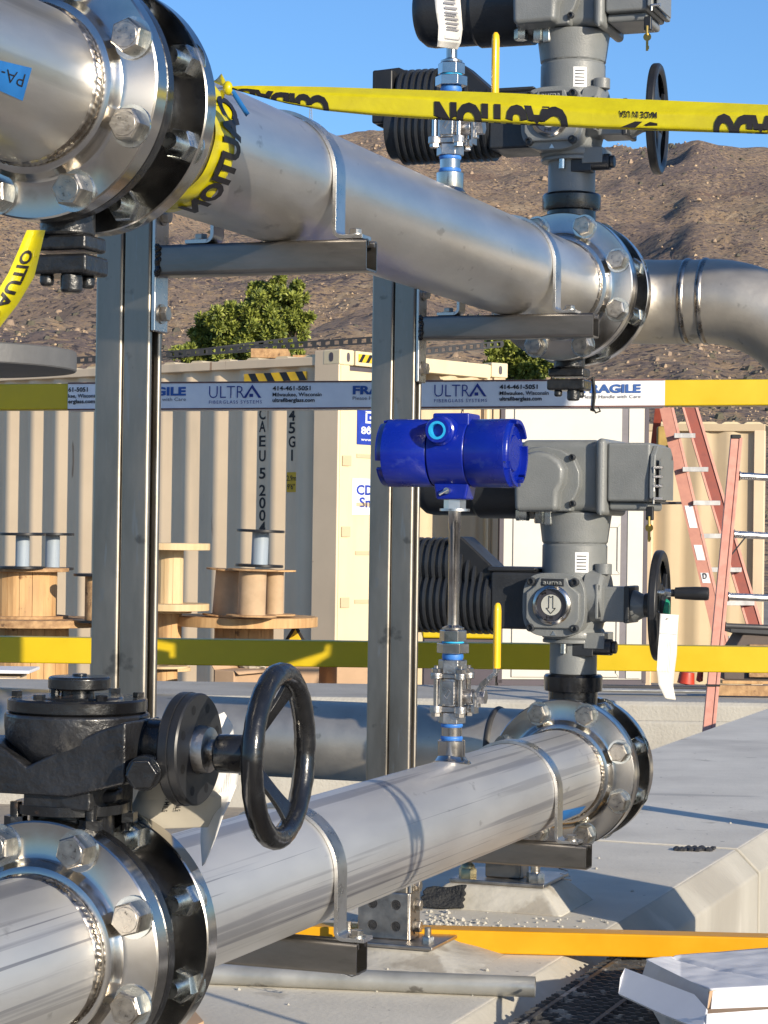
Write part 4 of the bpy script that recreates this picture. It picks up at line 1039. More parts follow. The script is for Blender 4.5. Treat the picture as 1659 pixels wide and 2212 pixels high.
# ------------------------------------------------------------------ yellow guard rails behind the pipework
YR = 5.3
t = thing('guardrail', 'yellow square-tube guardrail, its top bar wrapped in white printed film', 'guardrail', (0, YR, H))
def bar(b, a, c, hgt, dep):
    a, c = V(a), V(c); d = (c-a).normalized(); n_ = V((d.y, -d.x, 0)).normalized()
    b.prism([(0, -hgt/2), (dep, -hgt/2), (dep, hgt/2), (0, hgt/2)], a, -n_, (0, 0, 1), c-a)
def railpts(dx0, y0, dx1, y1):
    a, c = PY(dx0, y0, YR), PY(dx1, y1, YR-.02); d = (c-a)/(dx1-dx0)
    return a-d*300, c+d*250
HR = 56/FD*YR
a1, c1 = railpts(70, 857, 1550, 848); a2, c2 = railpts(70, 1404.5, 1550, 1424.5)
b = B(); bar(b, a1-t.location, c1-t.location, HR, .057); b.build('top_rail', 'rail_yellow', t, bev=.003)
b = B(); bar(b, a2-t.location, c2-t.location, HR, .057); b.build('mid_rail', 'rail_yellow', t, bev=.003)
for xx in (-1.55, 1.5):
    b = B(); b.bb((xx-.028, .06, -1.5), (xx+.028, .116, .36)); b.build('rail_post', 'rail_yellow', t, bev=.003)
# film wrap with print: positions along the rail by pixel column
d1 = (c1-a1).normalized(); n1 = V((-d1.y, d1.x, 0)).normalized()*-1
if n1.y > 0: n1 = -n1
def on_rail(dx, yoff, lift):
    r = ray(dx, 850); q = CAM+r*((a1-CAM).dot(n1)/r.dot(n1)); k = (q-a1).dot(d1)
    return a1+d1*k+n1*lift+V((0, 0, yoff))-t.location
w0, w1 = on_rail(147, 0, 0)+t.location, on_rail(1436, 0, 0)+t.location
b = B()
hh = HR+.005
def fpt(u, v):
    p = w0.lerp(w1, u)-t.location; e = hh/2
    prof = [(.0620, -e), (.0620, -e), (-.0025, -e), (-.0025, e), (.062, e)]
    k = min(int(v*4), 3); q = v*4-k; A, C_ = prof[k], prof[k+1]
    wob = .0003*sin(u*160+v*3)
    return p-n1*(A[0]+(C_[0]-A[0])*q)+V((0, 0, A[1]+(C_[1]-A[1])*q))+n1*(wob+.0005)
b.grid(fpt, 90, 12); wf = b.build('film_wrap', 'wrap', t, ang=50)
b = B()
for sg in (-1, 1):
    b.grid(lambda u, v, sg=sg: w0.lerp(w1, u)-t.location+n1*(.0046)+V((0, 0, sg*(hh/2-.0035*v-.0002))), 40, 1)
b.build('film_edge', 'maroon', wf)
bi, bk, bf, bg_ = 'ink_blue', 'ink', 'ink_fragile', 'ink_grey'
def prt(mt, s, xa, xb, top, hgt, bold=0.0, sp=1.0):
    bb = B()
    # top = px below the rail top edge
    p0 = on_rail(xa, 0, .0050); p1 = on_rail(xb, 0, .0050); L = (p1-p0).length; pm = L/(xb-xa)
    y0 = hh/2-(top+hgt)*pm
    text(bb, s, lambda x, y: p0+d1*x+V((0, 0, y0+y)), L, hgt*pm, bold, sp)
    bb.build('printed_line', mt, wf)
for x0, last in ((-34, 0), (452, 0), (938, 1)):
    o_ = 0 if not last else 2
    if x0 > 0:
        prt(bi, 'ULTR', x0, x0+76, 9, 27, -.012)
        p = [(x0+74, 36), (x0+80, 36), (x0+92, 15), (x0+107, 36), (x0+113, 36), (x0+93, 7)]
        zf = lambda y_: hh/2-y_*(HR/56)
        pa = B(); pa.poly([on_rail(x, zf(y_), .0050) for x, y_ in p]); pa.build('printed_letter', 'ink_blue', wf)
        pa = B(); pa.poly([on_rail(x, zf(y_), .0050) for x, y_ in ((x0+87, 27), (x0+95, 27), (x0+95, 34), (x0+87, 34))]); pa.build('printed_dot', 'ink_blue', wf)
        prt(bi, 'FIBERGLASS SYSTEMS', x0, x0+114, 41, 7, .0, 1.25)
    if x0 > 0:
        prt(bk, '414-461-5051', x0+137+o_*2, x0+219+o_*2, 11, 9, .03)
        prt(bk, 'Milwaukee, Wisconsin', x0+137+o_*2, x0+243+o_*2, 25, 8, .02)
        prt(bk, 'ultrafiberglass.com', x0+137+o_*2, x0+228+o_*2, 37, 8, .03)
    else:
        prt(bk, '61-5051', 148, 190, 11, 9, .03); prt(bk, 'kee, Wisconsin', 148, 214, 25, 8, .02); prt(bk, 'erglass.com', 148, 206, 37, 8, .03)
    fx = x0+310 if not last else 1258
    prt(bf, 'FRAGILE', fx, fx+126, 12, 17, .045)
    prt(bg_, 'Please Handle with Care', fx, fx+126, 34, 7.5)
b = B(); q = on_rail(1283, 0, 0); e = hh/2+.003
lp = [q+n1*.006+V((-.002, 0, -e)), q+n1*.0062+V((.001, 0, 0)), q+n1*.006+V((-.003, 0, e)), q-n1*.03+V((0, 0, e+.002)), q-n1*.064+V((0, 0, e)), q-n1*.066+V((0, 0, -e)), q-n1*.03+V((.002, 0, -e-.002))]
b.tube(lp, .0035, 8, True); b.tube([lp[0], lp[0]+V((.006, -.006, -.010)), lp[0]+V((.016, -.004, -.006)), lp[0]+V((.012, -.003, .004))], .0022, 6); b.tube([lp[2], lp[2]+V((-.012, -.004, -.006)), lp[2]+V((-.02, -.006, -.026))], .0022, 6)
b.build('rubber_tie', 'rubber', t)
# toe board lying across the pad
a, c = PY(628, 2040, 4.17), PY(1800, 2049, 4.11)
a.z = c.z = .0215
t = thing('toe_board', 'orange-yellow square tube lying across the concrete pad behind the post base', 'square tube', a)
b = B(); bar(b, (0, 0, 0), c-a, .041, .05); b.build('tube', 'toe_yellow', t, bev=.003)
# loose conduit on the pad
a, c = G(330, 2121, 0), G(1156, 2155, 0)
a.z = c.z = .0172
t = thing('conduit', 'loose grey steel conduit lying on the pad below the lower pipe', 'conduit', a)
b = B(); d = (c-a); b.lathe([(.0145, .0), (.0168, .0), (.0168, d.length), (.0145, d.length), (.0145, d.length-.25)], (0, 0, 0), d, 28, False); b.build('tube', 'conduit', t)
# flat disc at the left edge
o_ = P(-103, 778, 2.62)
t = thing('steel_disc', 'thick grey steel disc cut off by the left edge above the rail', 'steel disc', o_)
b = B(); b.lathe([(.0, -.0125), (.118, -.0125), (.1385, -.0105), (.1397, -.009), (.1397, .0105), (.138, .012), (0, .012)], (0, 0, 0), (0, 0, 1), 96); b.build('plate', 'disc_steel', t)
b = B(); b.cyl((0, 0, -.012), (0, 0, YG-o_.z), .022, n=24); b.build('stem', 'disc_steel', t)
# cardboard sheet under the lower left flange
g = G(420, 2212, 0)
t = thing('cardboard_sheet', 'brown cardboard sheet on the pad peeking out below the lower left flange', 'cardboard', g)
b = B(); p = [G(345, 2260, 0), G(440, 2216, 0), G(402, 2172, 0), G(250, 2205, 0)]
b.prism([((q-g).x, (q-g).y) for q in p], (0, 0, .002), (1, 0, 0), (0, 1, 0), (0, 0, .005)); b.build('sheet', 'cardboard', t)
# white cartons on the grating
def quad(b, pts, th=.004):
    P4 = [V(p) for p in pts]; n_ = (P4[1]-P4[0]).cross(P4[3]-P4[0]).normalized()*th
    a = [b._v(p) for p in P4]; c = [b._v(p+n_) for p in P4]; m = len(P4)
    b._f(a[::-1]); b._f(c)
    for k in range(m): b._f([a[k], a[(k+1) % m], c[(k+1) % m], c[k]])
g = G(1500, 2200, 0)
t = thing('carton', 'crushed white cardboard carton with open flaps on the steel grating', 'carton', g)
q = lambda x, y, Y: PY(x, y, Y)-g
b = B()
def lidf(u, v):
    far = [q(1396, 2073, 3.66), q(1470, 2064, 3.88), q(1560, 2057, 3.92), q(1720, 2042, 3.95)]; near_ = [q(1398, 2075, 3.65), q(1470, 2115, 3.52), q(1535, 2139, 3.36), q(1720, 2129, 3.40)]
    k = min(int(u*3), 2); w_ = u*3-k; a = far[k].lerp(far[k+1], w_); c = near_[k].lerp(near_[k+1], w_); p = a.lerp(c, v)
    cr = noise.noise(V((p.x*9, p.y*9, 1)))*.006+noise.noise(V((p.x*26, p.y*26, 4)))*.0025-.006*max(0, 1-abs(p.x-.05+.3*(p.y))/.012)
    return p+V((0, 0, cr*min(1, 6*u, 6*(1-v), 6*v+.2)))
b.grid(lidf, 60, 36); b.build('lid', 'white_card', t, solid=.003, ang=25)
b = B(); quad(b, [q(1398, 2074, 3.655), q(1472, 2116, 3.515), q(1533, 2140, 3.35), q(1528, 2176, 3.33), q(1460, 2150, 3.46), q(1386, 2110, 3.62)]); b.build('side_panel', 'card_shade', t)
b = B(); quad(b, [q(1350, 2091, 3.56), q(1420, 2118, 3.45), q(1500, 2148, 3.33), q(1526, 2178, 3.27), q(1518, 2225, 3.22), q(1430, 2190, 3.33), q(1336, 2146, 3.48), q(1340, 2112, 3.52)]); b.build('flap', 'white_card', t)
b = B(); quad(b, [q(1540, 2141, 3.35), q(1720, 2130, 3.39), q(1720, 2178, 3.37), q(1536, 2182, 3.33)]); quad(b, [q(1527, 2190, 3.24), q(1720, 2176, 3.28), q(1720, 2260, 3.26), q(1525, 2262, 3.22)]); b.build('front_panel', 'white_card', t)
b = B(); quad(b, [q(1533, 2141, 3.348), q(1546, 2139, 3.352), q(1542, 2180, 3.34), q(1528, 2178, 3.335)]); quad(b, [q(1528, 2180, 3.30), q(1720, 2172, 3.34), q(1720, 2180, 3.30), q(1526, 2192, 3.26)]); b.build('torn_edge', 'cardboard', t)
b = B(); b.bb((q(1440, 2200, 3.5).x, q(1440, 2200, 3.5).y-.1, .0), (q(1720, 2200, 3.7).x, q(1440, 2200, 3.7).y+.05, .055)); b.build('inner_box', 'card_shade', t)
# equipment base behind: plinth, plate, anchor nuts under the far arm
c_ = Wp(-.03, 2.50, 0)
t = thing('pedestal', 'sloped grout pedestal with a steel stub and nuts behind the lower pipe', 'pedestal', V((PY(1085, 1950, 4.70).x, 4.70, 0)), -TH)
b = B(); b.lathe([(.235, -.001), (.158, .045), (0, .047)], (0, .04, 0), (0, 0, 1), 4, True, (1, 0, 0), .5)
for v in b.bm.verts: v.co.y *= .75; v.co.x *= .92
b.build('grout_bed', 'grout', t, bev=.006)
b = B(); b.bb((-.10, -.045, .046), (.10, .14, .054)); b.build('base_plate', 'bracket', t, bev=.002)
b = B(); b.bb((-.038, -.0, .054), (.038, .06, .15)); b.build('stub_post', 'strut_arm', t, bev=.004)
for xx, cap in ((-.068, 1), (.075, 0)):
    b = B(); b.hexa((xx, -.02, .054), (0, 0, 1), .0185, .02, .3)
    if cap: b.sphere((xx, -.02, .074), .0150, 16, 8, (1, 1, .9))
    else: b.cyl((xx, -.02, .071), (xx, -.02, .098), .0095, n=14)
    b.build('anchor_nut', 'brass_dull' if cap else 'bolt', t)
b = B(); b.poly
p = [G(903, 1962, .001), G(1000, 1966, .001), G(1006, 1915, .045), G(918, 1922, .035)]
cl = thing('filter_cloth', 'folded black filter cloth beside the grout pedestal', 'cloth', p[0])
b = B()
def clf(u, v):
    a = p[0].lerp(p[1], u); c = p[3].lerp(p[2], u); r = a.lerp(c, v)-p[0]
    return r+V((.002*sin(v*21), -.004*sin(u*5+v*3), .003*sin(u*9)*sin(v*7)+.003))
b.grid(clf, 24, 24); b.build('sheet', 'fabric_black', cl, solid=.004, ang=70)
# grit and crumbs of mortar on the pad
gr = random.Random(5)
b = B()
for k in range(420):
    if k < 230: p = G(gr.gauss(930, 60), gr.gauss(1998, 14), 0)
    elif k < 330: p = G(gr.uniform(900, 1420), gr.uniform(1985, 2015), 0)
    else: p = G(gr.uniform(480, 1640), gr.uniform(1760, 2190), 0)
    u_ = (p-O).dot(EU)
    if u_ > .06 or u_ < -.7: continue
    r = abs(gr.gauss(.0022, .0018))+.0008
    if k > 330: r *= .9
    b.lathe([(r*.9, 0), (r, r*.35), (r*.4, r*.9)], (p.x, p.y, .0), (gr.uniform(-.3, .3), gr.uniform(-.3, .3), 1), 5)
tag(b.build('mortar_crumbs', 'grout'), 'crumbs of broken mortar scattered over the concrete pad', 'rubble', kind='stuff')
b = B(); p = G(1495, 1837, 0)
for k in range(26):
    x = gr.gauss(0, .035); r = gr.uniform(.004, .010)
    b.lathe([(r, 0), (r*1.1, r*.5), (r*.3, r)], (x, gr.gauss(0, .012), 0), (gr.uniform(-.6, .6), 0, 1), 6)
tag(b.build('tar_scraps', 'steel_dark', loc=p), 'small dark heap of scraps on the pad at the right', 'scrap', kind='stuff')
for (x, y, lab) in ((760, 2101, 'wire curl on the loose conduit'), (1222, 1889, 'wire curl hanging below the far lower arm')):
    p = PY(x, y, 3.62 if y > 2000 else 4.0); b = B()
    if y > 2000: pts = [(-.018, 0, .012), (-.016, 0, .004), (-.006, 0, -.003), (.008, 0, .0), (.010, 0, .006), (-.002, 0, .006), (-.012, 0, -.002), (.0, 0, -.006), (.012, 0, -.002)]
    else: pts = [(-.012, 0, .01), (.004, 0, .006), (-.010, 0, .001), (.008, 0, -.003), (-.01, 0, -.006), (.010, 0, -.010)]
    b.tube(pts, .0011, 6); tag(b.build('wire_scrap', 'steel_dark', loc=p), lab, 'wire')
# ------------------------------------------------------------------ shipping containers
def corr(b, o, e, n_, L, z0, z1, pitch=.278, dep=.036, ph=0.0):
    """corrugated sheet along e, outward normal n_; returns nothing"""
    f = [(0, 0), (.26, 0), (.50, -dep), (.75, -dep), (1, 0)]
    xs = []; k = int(-ph)-1
    while True:
        for q, d in f[:4]:
            x = (k+q)*pitch+ph*pitch
            if x > L+pitch: break
            xs.append((x, d))
        if (k)*pitch > L+pitch: break
        k += 1
    xs = [p for p in xs if 0 <= p[0] <= L]
    lo = [b._v(o+e*x+n_*d+EZ*z0) for x, d in xs]; hi = [b._v(o+e*x+n_*d+EZ*z1) for x, d in xs]
    for i in range(len(xs)-1): b._f([lo[i], lo[i+1], hi[i+1], hi[i]])
def panel(b, o, e, n_, x0, x1, z0, z1, d0, d1):
    b.prism([(x0, z0), (x1, z0), (x1, z1), (x0, z1)], o+n_*d0, e, EZ, n_*(d1-d0))
def haz(bk, by, o, e, n_, x0, x1, z0, z1, lift, k=4):
    by.prism([(x0, z0), (x1, z0), (x1, z1), (x0, z1)], o+n_*(lift-.002), e, EZ, n_*.002)
    L = (x1-x0)/k; s_ = (z1-z0)*.7
    for i in range(k):
        a = x0+L*i; q = [(a, z0), (a+L*.45, z0), (min(a+L*.45+s_, x1), z1), (min(a+s_, x1), z1)]
        bk.poly([o+e*p+n_*(lift+.001)+EZ*z for p, z in q])
# -- container 1: long side to the left, doored end to the right
Z1c = 17.9
c0 = PY(733, 1000, Z1c); c0.z = YG
A1 = radians(41)
e1 = V((-cos(A1), sin(A1), 0)); e2 = V((sin(A1), cos(A1), 0))
n1c = V((-sin(A1), -cos(A1), 0)); n2c = V((cos(A1), -sin(A1), 0))
HC = 2.90
t = thing('shipping_container', 'cream shipping container with CAEU lettering down its corrugated side', 'container', c0)
z_ = V((0, 0, 0))
def sidexz(dx, dy):
    q = RP(dx, dy, c0-n1c*.066, n1c)-c0; return q.dot(e1), q.z
xl_, xr_ = sidexz(567, 1000)[0], sidexz(631, 1000)[0]; PI_ = xl_-xr_
b = B(); corr(b, z_+n1c*-.02, e1, n1c, 9.6, .16, HC-.115, PI_, .046, (xr_/PI_-.625) % 1.0); b.build('side_wall', 'cream', t)
b = B(); panel(b, z_, e1, n1c, .118, 12, HC-.115, HC-.045, -.03, .012); panel(b, z_, e1, n1c, .2, 12, 0, .16, -.05, .01); b.build('side_rail', 'cream', t, bev=.006)
b = B(); b.prism([(0, 0), (.26, 0), (.26, .04), (0, .04)], n1c*-.02+EZ*.0, e1, n1c, (0, 0, HC)); b.build('corner_post', 'cream', t, bev=.008)
def casting(t, o, ea, na, eb, nb, nm='corner_casting'):
    b = B(); b.prism([(-.01, -.118), (.168, -.118), (.168, .003), (-.01, .003)], o+na*.022, ea, EZ, -na*.17)
    cb = b.build(nm, 'cream_bright', t, bev=.012, seg=3)
    b = B(); b.prism(superell(.022, .036, 24, 2.6), o+na*.0235+ea*.08-EZ*.056, ea, EZ, -na*.004)
    b.prism(superell(.018, .036, 24, 2.6), o+nb*.0125+eb*.075-EZ*.056, eb, EZ, -nb*.004)
    b.build('slot', 'gasket', cb)
casting(t, EZ*HC, e1, n1c, e2, n2c)
WE = 2.0
b = B(); panel(b, z_, e2, n2c, 0, .10, 0, HC-.118, -.05, .008); b.build('door_post', 'cream_bright', t, bev=.006)
b = B(); panel(b, z_, e2, n2c, .17, WE-.16, HC-.115, HC+.0, -.05, .004); b.build('header', 'cream_bright', t, bev=.006)
b = B(); panel(b, z_, e2, n2c, .105, .86, .16, HC-.125, -.05, -.02); d = b.build('door', 'cream_bright', t, bev=.008)
b = B()
for k in range(6): panel(b, z_, e2, n2c, .22, .42, .55+.38*k, .58+.38*k, -.019, -.014)
b.build('door_rib', 'tan', d)
for k in range(5): b = B(); panel(b, z_, e2, n2c, .02, .12, .35+.55*k, .43+.55*k, .010, .02); b.build('hinge', 'tan', d, bev=.004)
for x0 in (.55, .72):
    b = B(); b.cyl(e2*x0+n2c*.02+EZ*.2, e2*x0+n2c*.02+EZ*(HC-.13), .017, n=10); b.build('lock_rod', 'cream_bright', d)
for hz in ((e2, n2c, .20, .62, HC-.085, HC-.022, .008, 5), (e1, n1c, .36, 1.05, HC-.225, HC-.155, -.005, 4)): bk, by = B(), B(); haz(bk, by, z_, *hz); s_ = by.build('hazard_sticker', 'hazard', t); bk.build('stripes', 'ink', s_)
b = B(); panel(b, z_, e2, n2c, .105, .9, HC-.155, HC-.125, -.045, -.015); b.build('gasket', 'gasket', d)
# signs on the door
def onend(x, z, l): return e2*x+EZ*z+n2c*l
def endxz(dx, dy):
    q = RP(dx, dy, c0-n2c*.02, n2c)-c0; return q.dot(e2), q.z
x0, zt = endxz(771, 882); x1, zb = endxz(812, 962)
b = B(); b.prism([(x0, zb), (x1+.12, zb), (x1+.12, zt), (x0, zt)], n2c*-.018, e2, EZ, n2c*.004); sg = b.build('blue_sign', 'sign_blue', d)
b = B(); fx = lambda x, y: onend(x0+.045+x, zb+y, -.0125)
text(b, '800-', lambda x, y: fx(x, y+.085), .22, .055, .03); b.build('lettering', 'sign_white', sg); b = B(); text(b, 'www', lambda x, y: fx(x, y+.03), .12, .022, .02); b.build('lettering', 'sign_white', sg); b = B()
h = zt-zb
for (xa, xb, ya, yb) in ((.05, .22, h*.60, h*.66), (.05, .07, h*.66, h*.92), (.05, .22, h*.88, h*.94), (.10, .19, h*.72, h*.80), (.20, .22, h*.45, h*.88), (.10, .22, h*.40, h*.46), (.08, .10, h*.40, h*.52)):
    b.poly([fx(xa, ya), fx(xb, ya), fx(xb, yb), fx(xa, yb)])
b.build('logo_mark', 'sign_white', sg)
x0b, zt = endxz(760, 1033); x1, zb = endxz(812, 1113)
b = B(); b.prism([(x0b, zb), (x1+.2, zb), (x1+.2, zt), (x0b, zt)], n2c*-.018, e2, EZ, n2c*.003); sg = b.build('white_sign', 'sign_white', d)
b = B(); h = zt-zb
text(b, 'CDM', lambda x, y: onend(x0b+.05+x, zb+h*.56+y, -.0140), .30, h*.26, .03); b.build('lettering', 'sign_blue', sg); b = B(); text(b, 'Smith', lambda x, y: onend(x0b+.085+x, zb+h*.22+y, -.0140), .34, h*.26, .03)
b.build('lettering', 'sign_blue', sg)
# lettering on the recessed panels of the side
def vert(txt, dx, ys, hpx, wpx):
    for ch, y_ in zip(txt, ys):
        b = B()
        x, z = sidexz(dx, y_); hgt = hpx/FD*Z1c; wd = wpx/FD*Z1c/cos(A1)
        if ch == '1': wd *= .25
        text(b, ch, lambda p, q: -e1*(p-wd/2)+e1*x+EZ*(z-hgt/2+q)+n1c*-.0640, wd, hgt, .02)
        b.build('side_letter', 'ink', t)
vert('CAEU52004', 567, (894, 921, 952.5, 984.5, 1022, 1059, 1086, 1113, 1139), 24, 15)
vert('45G1', 631, (897, 924, 954, 983), 24, 15)
b = B()
x, z = sidexz(574, 1203); text(b, '5', lambda p, q: -e1*p+e1*x+EZ*(z-.03+q)+n1c*-.0640, .05, .075, .012); b.build('side_letter', 'ink', t); b = B()
for (xa, xb, za, zb_) in ((-.075, .02, .06, .067), (-.075, .02, -.05, -.043), (-.075, -.068, -.05, .067), (.013, .02, -.05, .067)):
    b.poly([e1*(x+xa)+EZ*(z+za)+n1c*-.0640, e1*(x+xb)+EZ*(z+za)+n1c*-.0640, e1*(x+xb)+EZ*(z+zb_)+n1c*-.0640, e1*(x+xa)+EZ*(z+zb_)+n1c*-.0640])
b.build('letter_frame', 'ink', t)
x, zt = sidexz(617, 1020); x2_, zb = sidexz(642, 1063)
b = B(); b.prism([(x2_, zb), (x, zb), (x, zt), (x2_, zt)], n1c*-.0648, e1, EZ, n1c*.004); sg = b.build('height_sticker', 'hazard', t, bev=.002)
b = B(); text(b, '2.9m', lambda p, q: e1*(x-.018-p)+EZ*(zt-.068+q)+n1c*-.0590, (x-x2_)*.8, .042, .01); b.build('lettering', 'ink', sg); b = B(); text(b, "9'6\"", lambda p, q: e1*(x-.025-p)+EZ*(zb+.022+q)+n1c*-.0590, (x-x2_)*.65, .042, .01); b.build('lettering', 'ink', sg)
# roof
b = B(); n = 30
for k in range(n): b.prism([(.25+k*.32, 0), (.41+k*.32, 0), (.38+k*.32, .02), (.28+k*.32, .02)], EZ*(HC-.047)+n1c*-.02, e1, EZ, e2*1.9)
b.prism([(.15, 0), (9.6, 0), (9.6, .005), (.15, .005)], EZ*(HC-.052)+n1c*-.02, e1, EZ, e2*1.9); b.build('roof', 'cream_bright', t)
# -- container 2: right of the post, corrugated flank with the white door swung open
Z2c = 19.6
p0 = PY(905, 1000, Z2c); p0.z = YG
eC = (PY(1088, 1000, Z2c+.55)-PY(905, 1000, Z2c)); eC.z = 0; LC = eC.length; eC.normalize(); nC = V((eC.y, -eC.x, 0))
HC2 = (H-YG)+ (1150-779)/FD*(Z2c+.2)
t2 = thing('shipping_container', 'second cream container right of the post with its white door swung open', 'container', p0)
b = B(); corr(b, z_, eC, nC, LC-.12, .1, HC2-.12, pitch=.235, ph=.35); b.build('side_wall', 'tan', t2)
b = B(); panel(b, z_, eC, nC, -.3, LC-.17, HC2-.13, HC2-.02, -.05, .02); b.build('header', 'cream_bright', t2, bev=.008)
b = B(); panel(b, z_, eC, nC, LC-.13, LC+.0, 0, HC2-.12, -.06, .015); b.build('corner_post', 'tan', t2, bev=.008)
b = B(); panel(b, z_, eC, nC, LC-.17, LC+.012, HC2-.125, HC2+.004, -.1, .03); cb = b.build('corner_casting', 'cream_bright', t2, bev=.012, seg=3)
b = B(); b.prism(superell(.020, .038, 24, 2.6), eC*(LC-.075)+EZ*(HC2-.06)+nC*.0285, eC, EZ, nC*.003); b.build('slot', 'gasket', cb)
bk, by = B(), B(); haz(bk, by, z_, eC, nC, LC-.52, LC-.21, HC2-.115, HC2-.045, .024, 4); s_ = by.build('hazard_sticker', 'hazard', t2); bk.build('stripes', 'ink', s_)
b = B()
def c2(dx, dy):
    q = RP(dx, dy, p0-nC*.03, nC)-p0; return q.dot(eC), q.z
for ch, dx, dy in (('A', 1000, 893), ('5', 1003, 1158)):
    b = B()
    x, z = c2(dx, dy); text(b, ch, lambda p, q: eC*(x-.03+p)+EZ*(z-.04+q)-nC*.032, .06, .10, .012); b.build('side_letter', 'ink', t2)
b = B(); x, _ = c2(1042, 1000); b.cyl(eC*x+nC*.03+EZ*.15, eC*x+nC*.03+EZ*(HC2-.13), .020, n=12); b.box(eC*(x+.02)+nC*.04+EZ*1.15, (.10, .05, .03)); b.build('lock_rod', 'cream_bright', t2)
# white door leaf
pd = PY(1090, 1000, 19.0); pd.z = YG; pe = PY(1392, 1000, 19.2); pe.z = YG
eD = (pe-pd); LD = eD.length; eD.normalize(); nD = V((eD.y, -eD.x, 0)); od = pd-p0
def dz(dy, dx=1240): return RP(dx, dy, pd, nD).z-YG
zb, zt = dz(1468), dz(865)
b = B(); panel(b, od, eD, nD, 0, LD, zb, zt, -.05, 0); dr = b.build('door', 'white_door', t2, bev=.004)
b = B()
fxx = lambda dx: (RP(dx, 1000, pd, nD)-pd).dot(eD)
panel(b, od, eD, nD, -.035, 0, zb-.03, zt+.03, -.06, .004); panel(b, od, eD, nD, LD, LD+.035, zb-.03, zt+.03, -.06, .004); panel(b, od, eD, nD, -.03, LD+.03, zb-.05, zb-.003, -.06, .004)
b.build('door_gasket', 'gasket', dr)
b = B(); panel(b, od, eD, nD, fxx(1110), fxx(1342), zb+.02, zt-.01, 0, .014); panel(b, od, eD, nD, fxx(1357), fxx(1388), zb+.01, zt-.01, 0, .012)
b.build('door_skin', 'white_door', dr, bev=.004)
b = B(); panel(b, od, eD, nD, fxx(1342)+.002, fxx(1356), zb+.01, zt, 0, .003); b.build('door_groove', 'groove', dr)
for (ya, yb) in ((1130, 1240), (1262, 1462)):
    b = B(); xa, xb = fxx(1285), fxx(1340); za, zb2 = dz(yb), dz(ya)
    b.prism([(xa-.25, za), (xb, za), (xb-.022, za+.03), (xa-.25, za+.03)], od+nD*.0142, eD, EZ, nD*.010); b.prism([(xa-.25, zb2), (xa-.25, zb2-.03), (xb-.022, zb2-.03), (xb, zb2)], od+nD*.0142, eD, EZ, nD*.012)
    b.prism([(xb, za), (xb, zb2), (xb-.022, zb2-.03), (xb-.022, za+.03)], od+nD*.0142, eD, EZ, nD*.014); b.build('door_panel', 'white_door', dr, bev=.003)
for (x_, y_) in ((1303, 1189), (1303, 1214)):
    p = RP(x_, y_, pd, nD)-p0+nD*.0145; b = B(); b.lathe([(.012, 0), (.010, .004), (0, .004)], p, nD, 12); b.build('rivet', 'gasket', dr)
# -- container 3: tan, further right behind the ladders
Z3c = 21.8
p3 = PY(1388, 1000, Z3c+.1); p3.z = YG
eE = V((cos(radians(-14)), sin(radians(-14)), 0)); nE = V((eE.y, -eE.x, 0))
H3 = 2.59
t3 = thing('shipping_container', 'tan corrugated container standing behind the ladders', 'container', p3)
x_end = (RP(1652, 1000, p3, nE)-p3).dot(eE)
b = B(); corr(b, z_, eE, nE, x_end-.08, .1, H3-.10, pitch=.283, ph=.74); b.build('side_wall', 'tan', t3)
b = B(); panel(b, z_, eE, nE, -.2, x_end, H3-.11, H3-.04, -.04, .012); b.build('side_rail', 'tan', t3, bev=.006)
b = B(); panel(b, z_, eE, nE, x_end-.10, x_end, 0, H3-.1, -.1, .015); panel(b, z_, eE, nE, -.05, .10, 0, H3-.1, -.1, .0); b.build('corner_post', 'cream', t3, bev=.006)
b = B(); k = 0
for k in range(12):
    x = .1+k*.21
    if x+.19 < x_end: b.prism([(x, 0), (x+.19, 0), (x+.15, .022), (x+.04, .022)], EZ*(H3-.042)-nE*.02, eE, EZ, -nE*2.2)
b.prism([(0, 0), (x_end, 0), (x_end, .005), (0, .005)], EZ*(H3-.047)-nE*.02, eE, EZ, -nE*2.2)
b.build('roof', 'cream_bright', t3)
# ------------------------------------------------------------------ perforated steel angles on the roofs
def perf(label, a, c, w_=.06):
    d = (c-a).normalized(); t = thing('perforated_angle', label, 'steel angle', a, group='perforated steel bars on the container roofs')
    L = (c-a).length; up = V((0, 0, 1)); n_ = d.cross(up).normalized()
    b = B(); p = .085; k = 0
    b.prism([(0, 0), (L, 0), (L, .014), (0, .014)], z_, d, up, n_*.004); b.prism([(0, w_-.014), (L, w_-.014), (L, w_), (0, w_)], z_, d, up, n_*.004)
    while k*p < L:
        b.prism([(k*p, .0142), (k*p+.042, .0142), (k*p+.042, w_-.0142), (k*p, w_-.0142)], z_, d, up, n_*.004); k += 1
    b.build('bar', 'steel_dark', t); return t
for lab, (xa, ya, Ya), (xb, yb, Yb) in (('long dark perforated angle on the roof reaching from the left post', (165, 786, 20.4), (828, 741, 19.0)),
                                   ('second dark perforated angle lying close to the roof edge, left of the post', (300, 785, 20.0), (640, 742, 19.8)),
                                   ('dark perforated angle on the roof right of the post, its end near the bush', (900, 768, 19.9), (1086, 750, 20.6))):
    perf(lab, PY(xa, ya, Ya), PY(xb, yb, Yb))
b = B(); a = PY(585, 768, 18.9); b.box((0, 0, 0), (.30, .5, .075)); b.box((.30, 0, -.015), (.24, .1, .04)); tag(b.build('wood_block', 'ply', loc=a, bev=.004), 'brown wood block lying on the roof of the cream container', 'wood block')
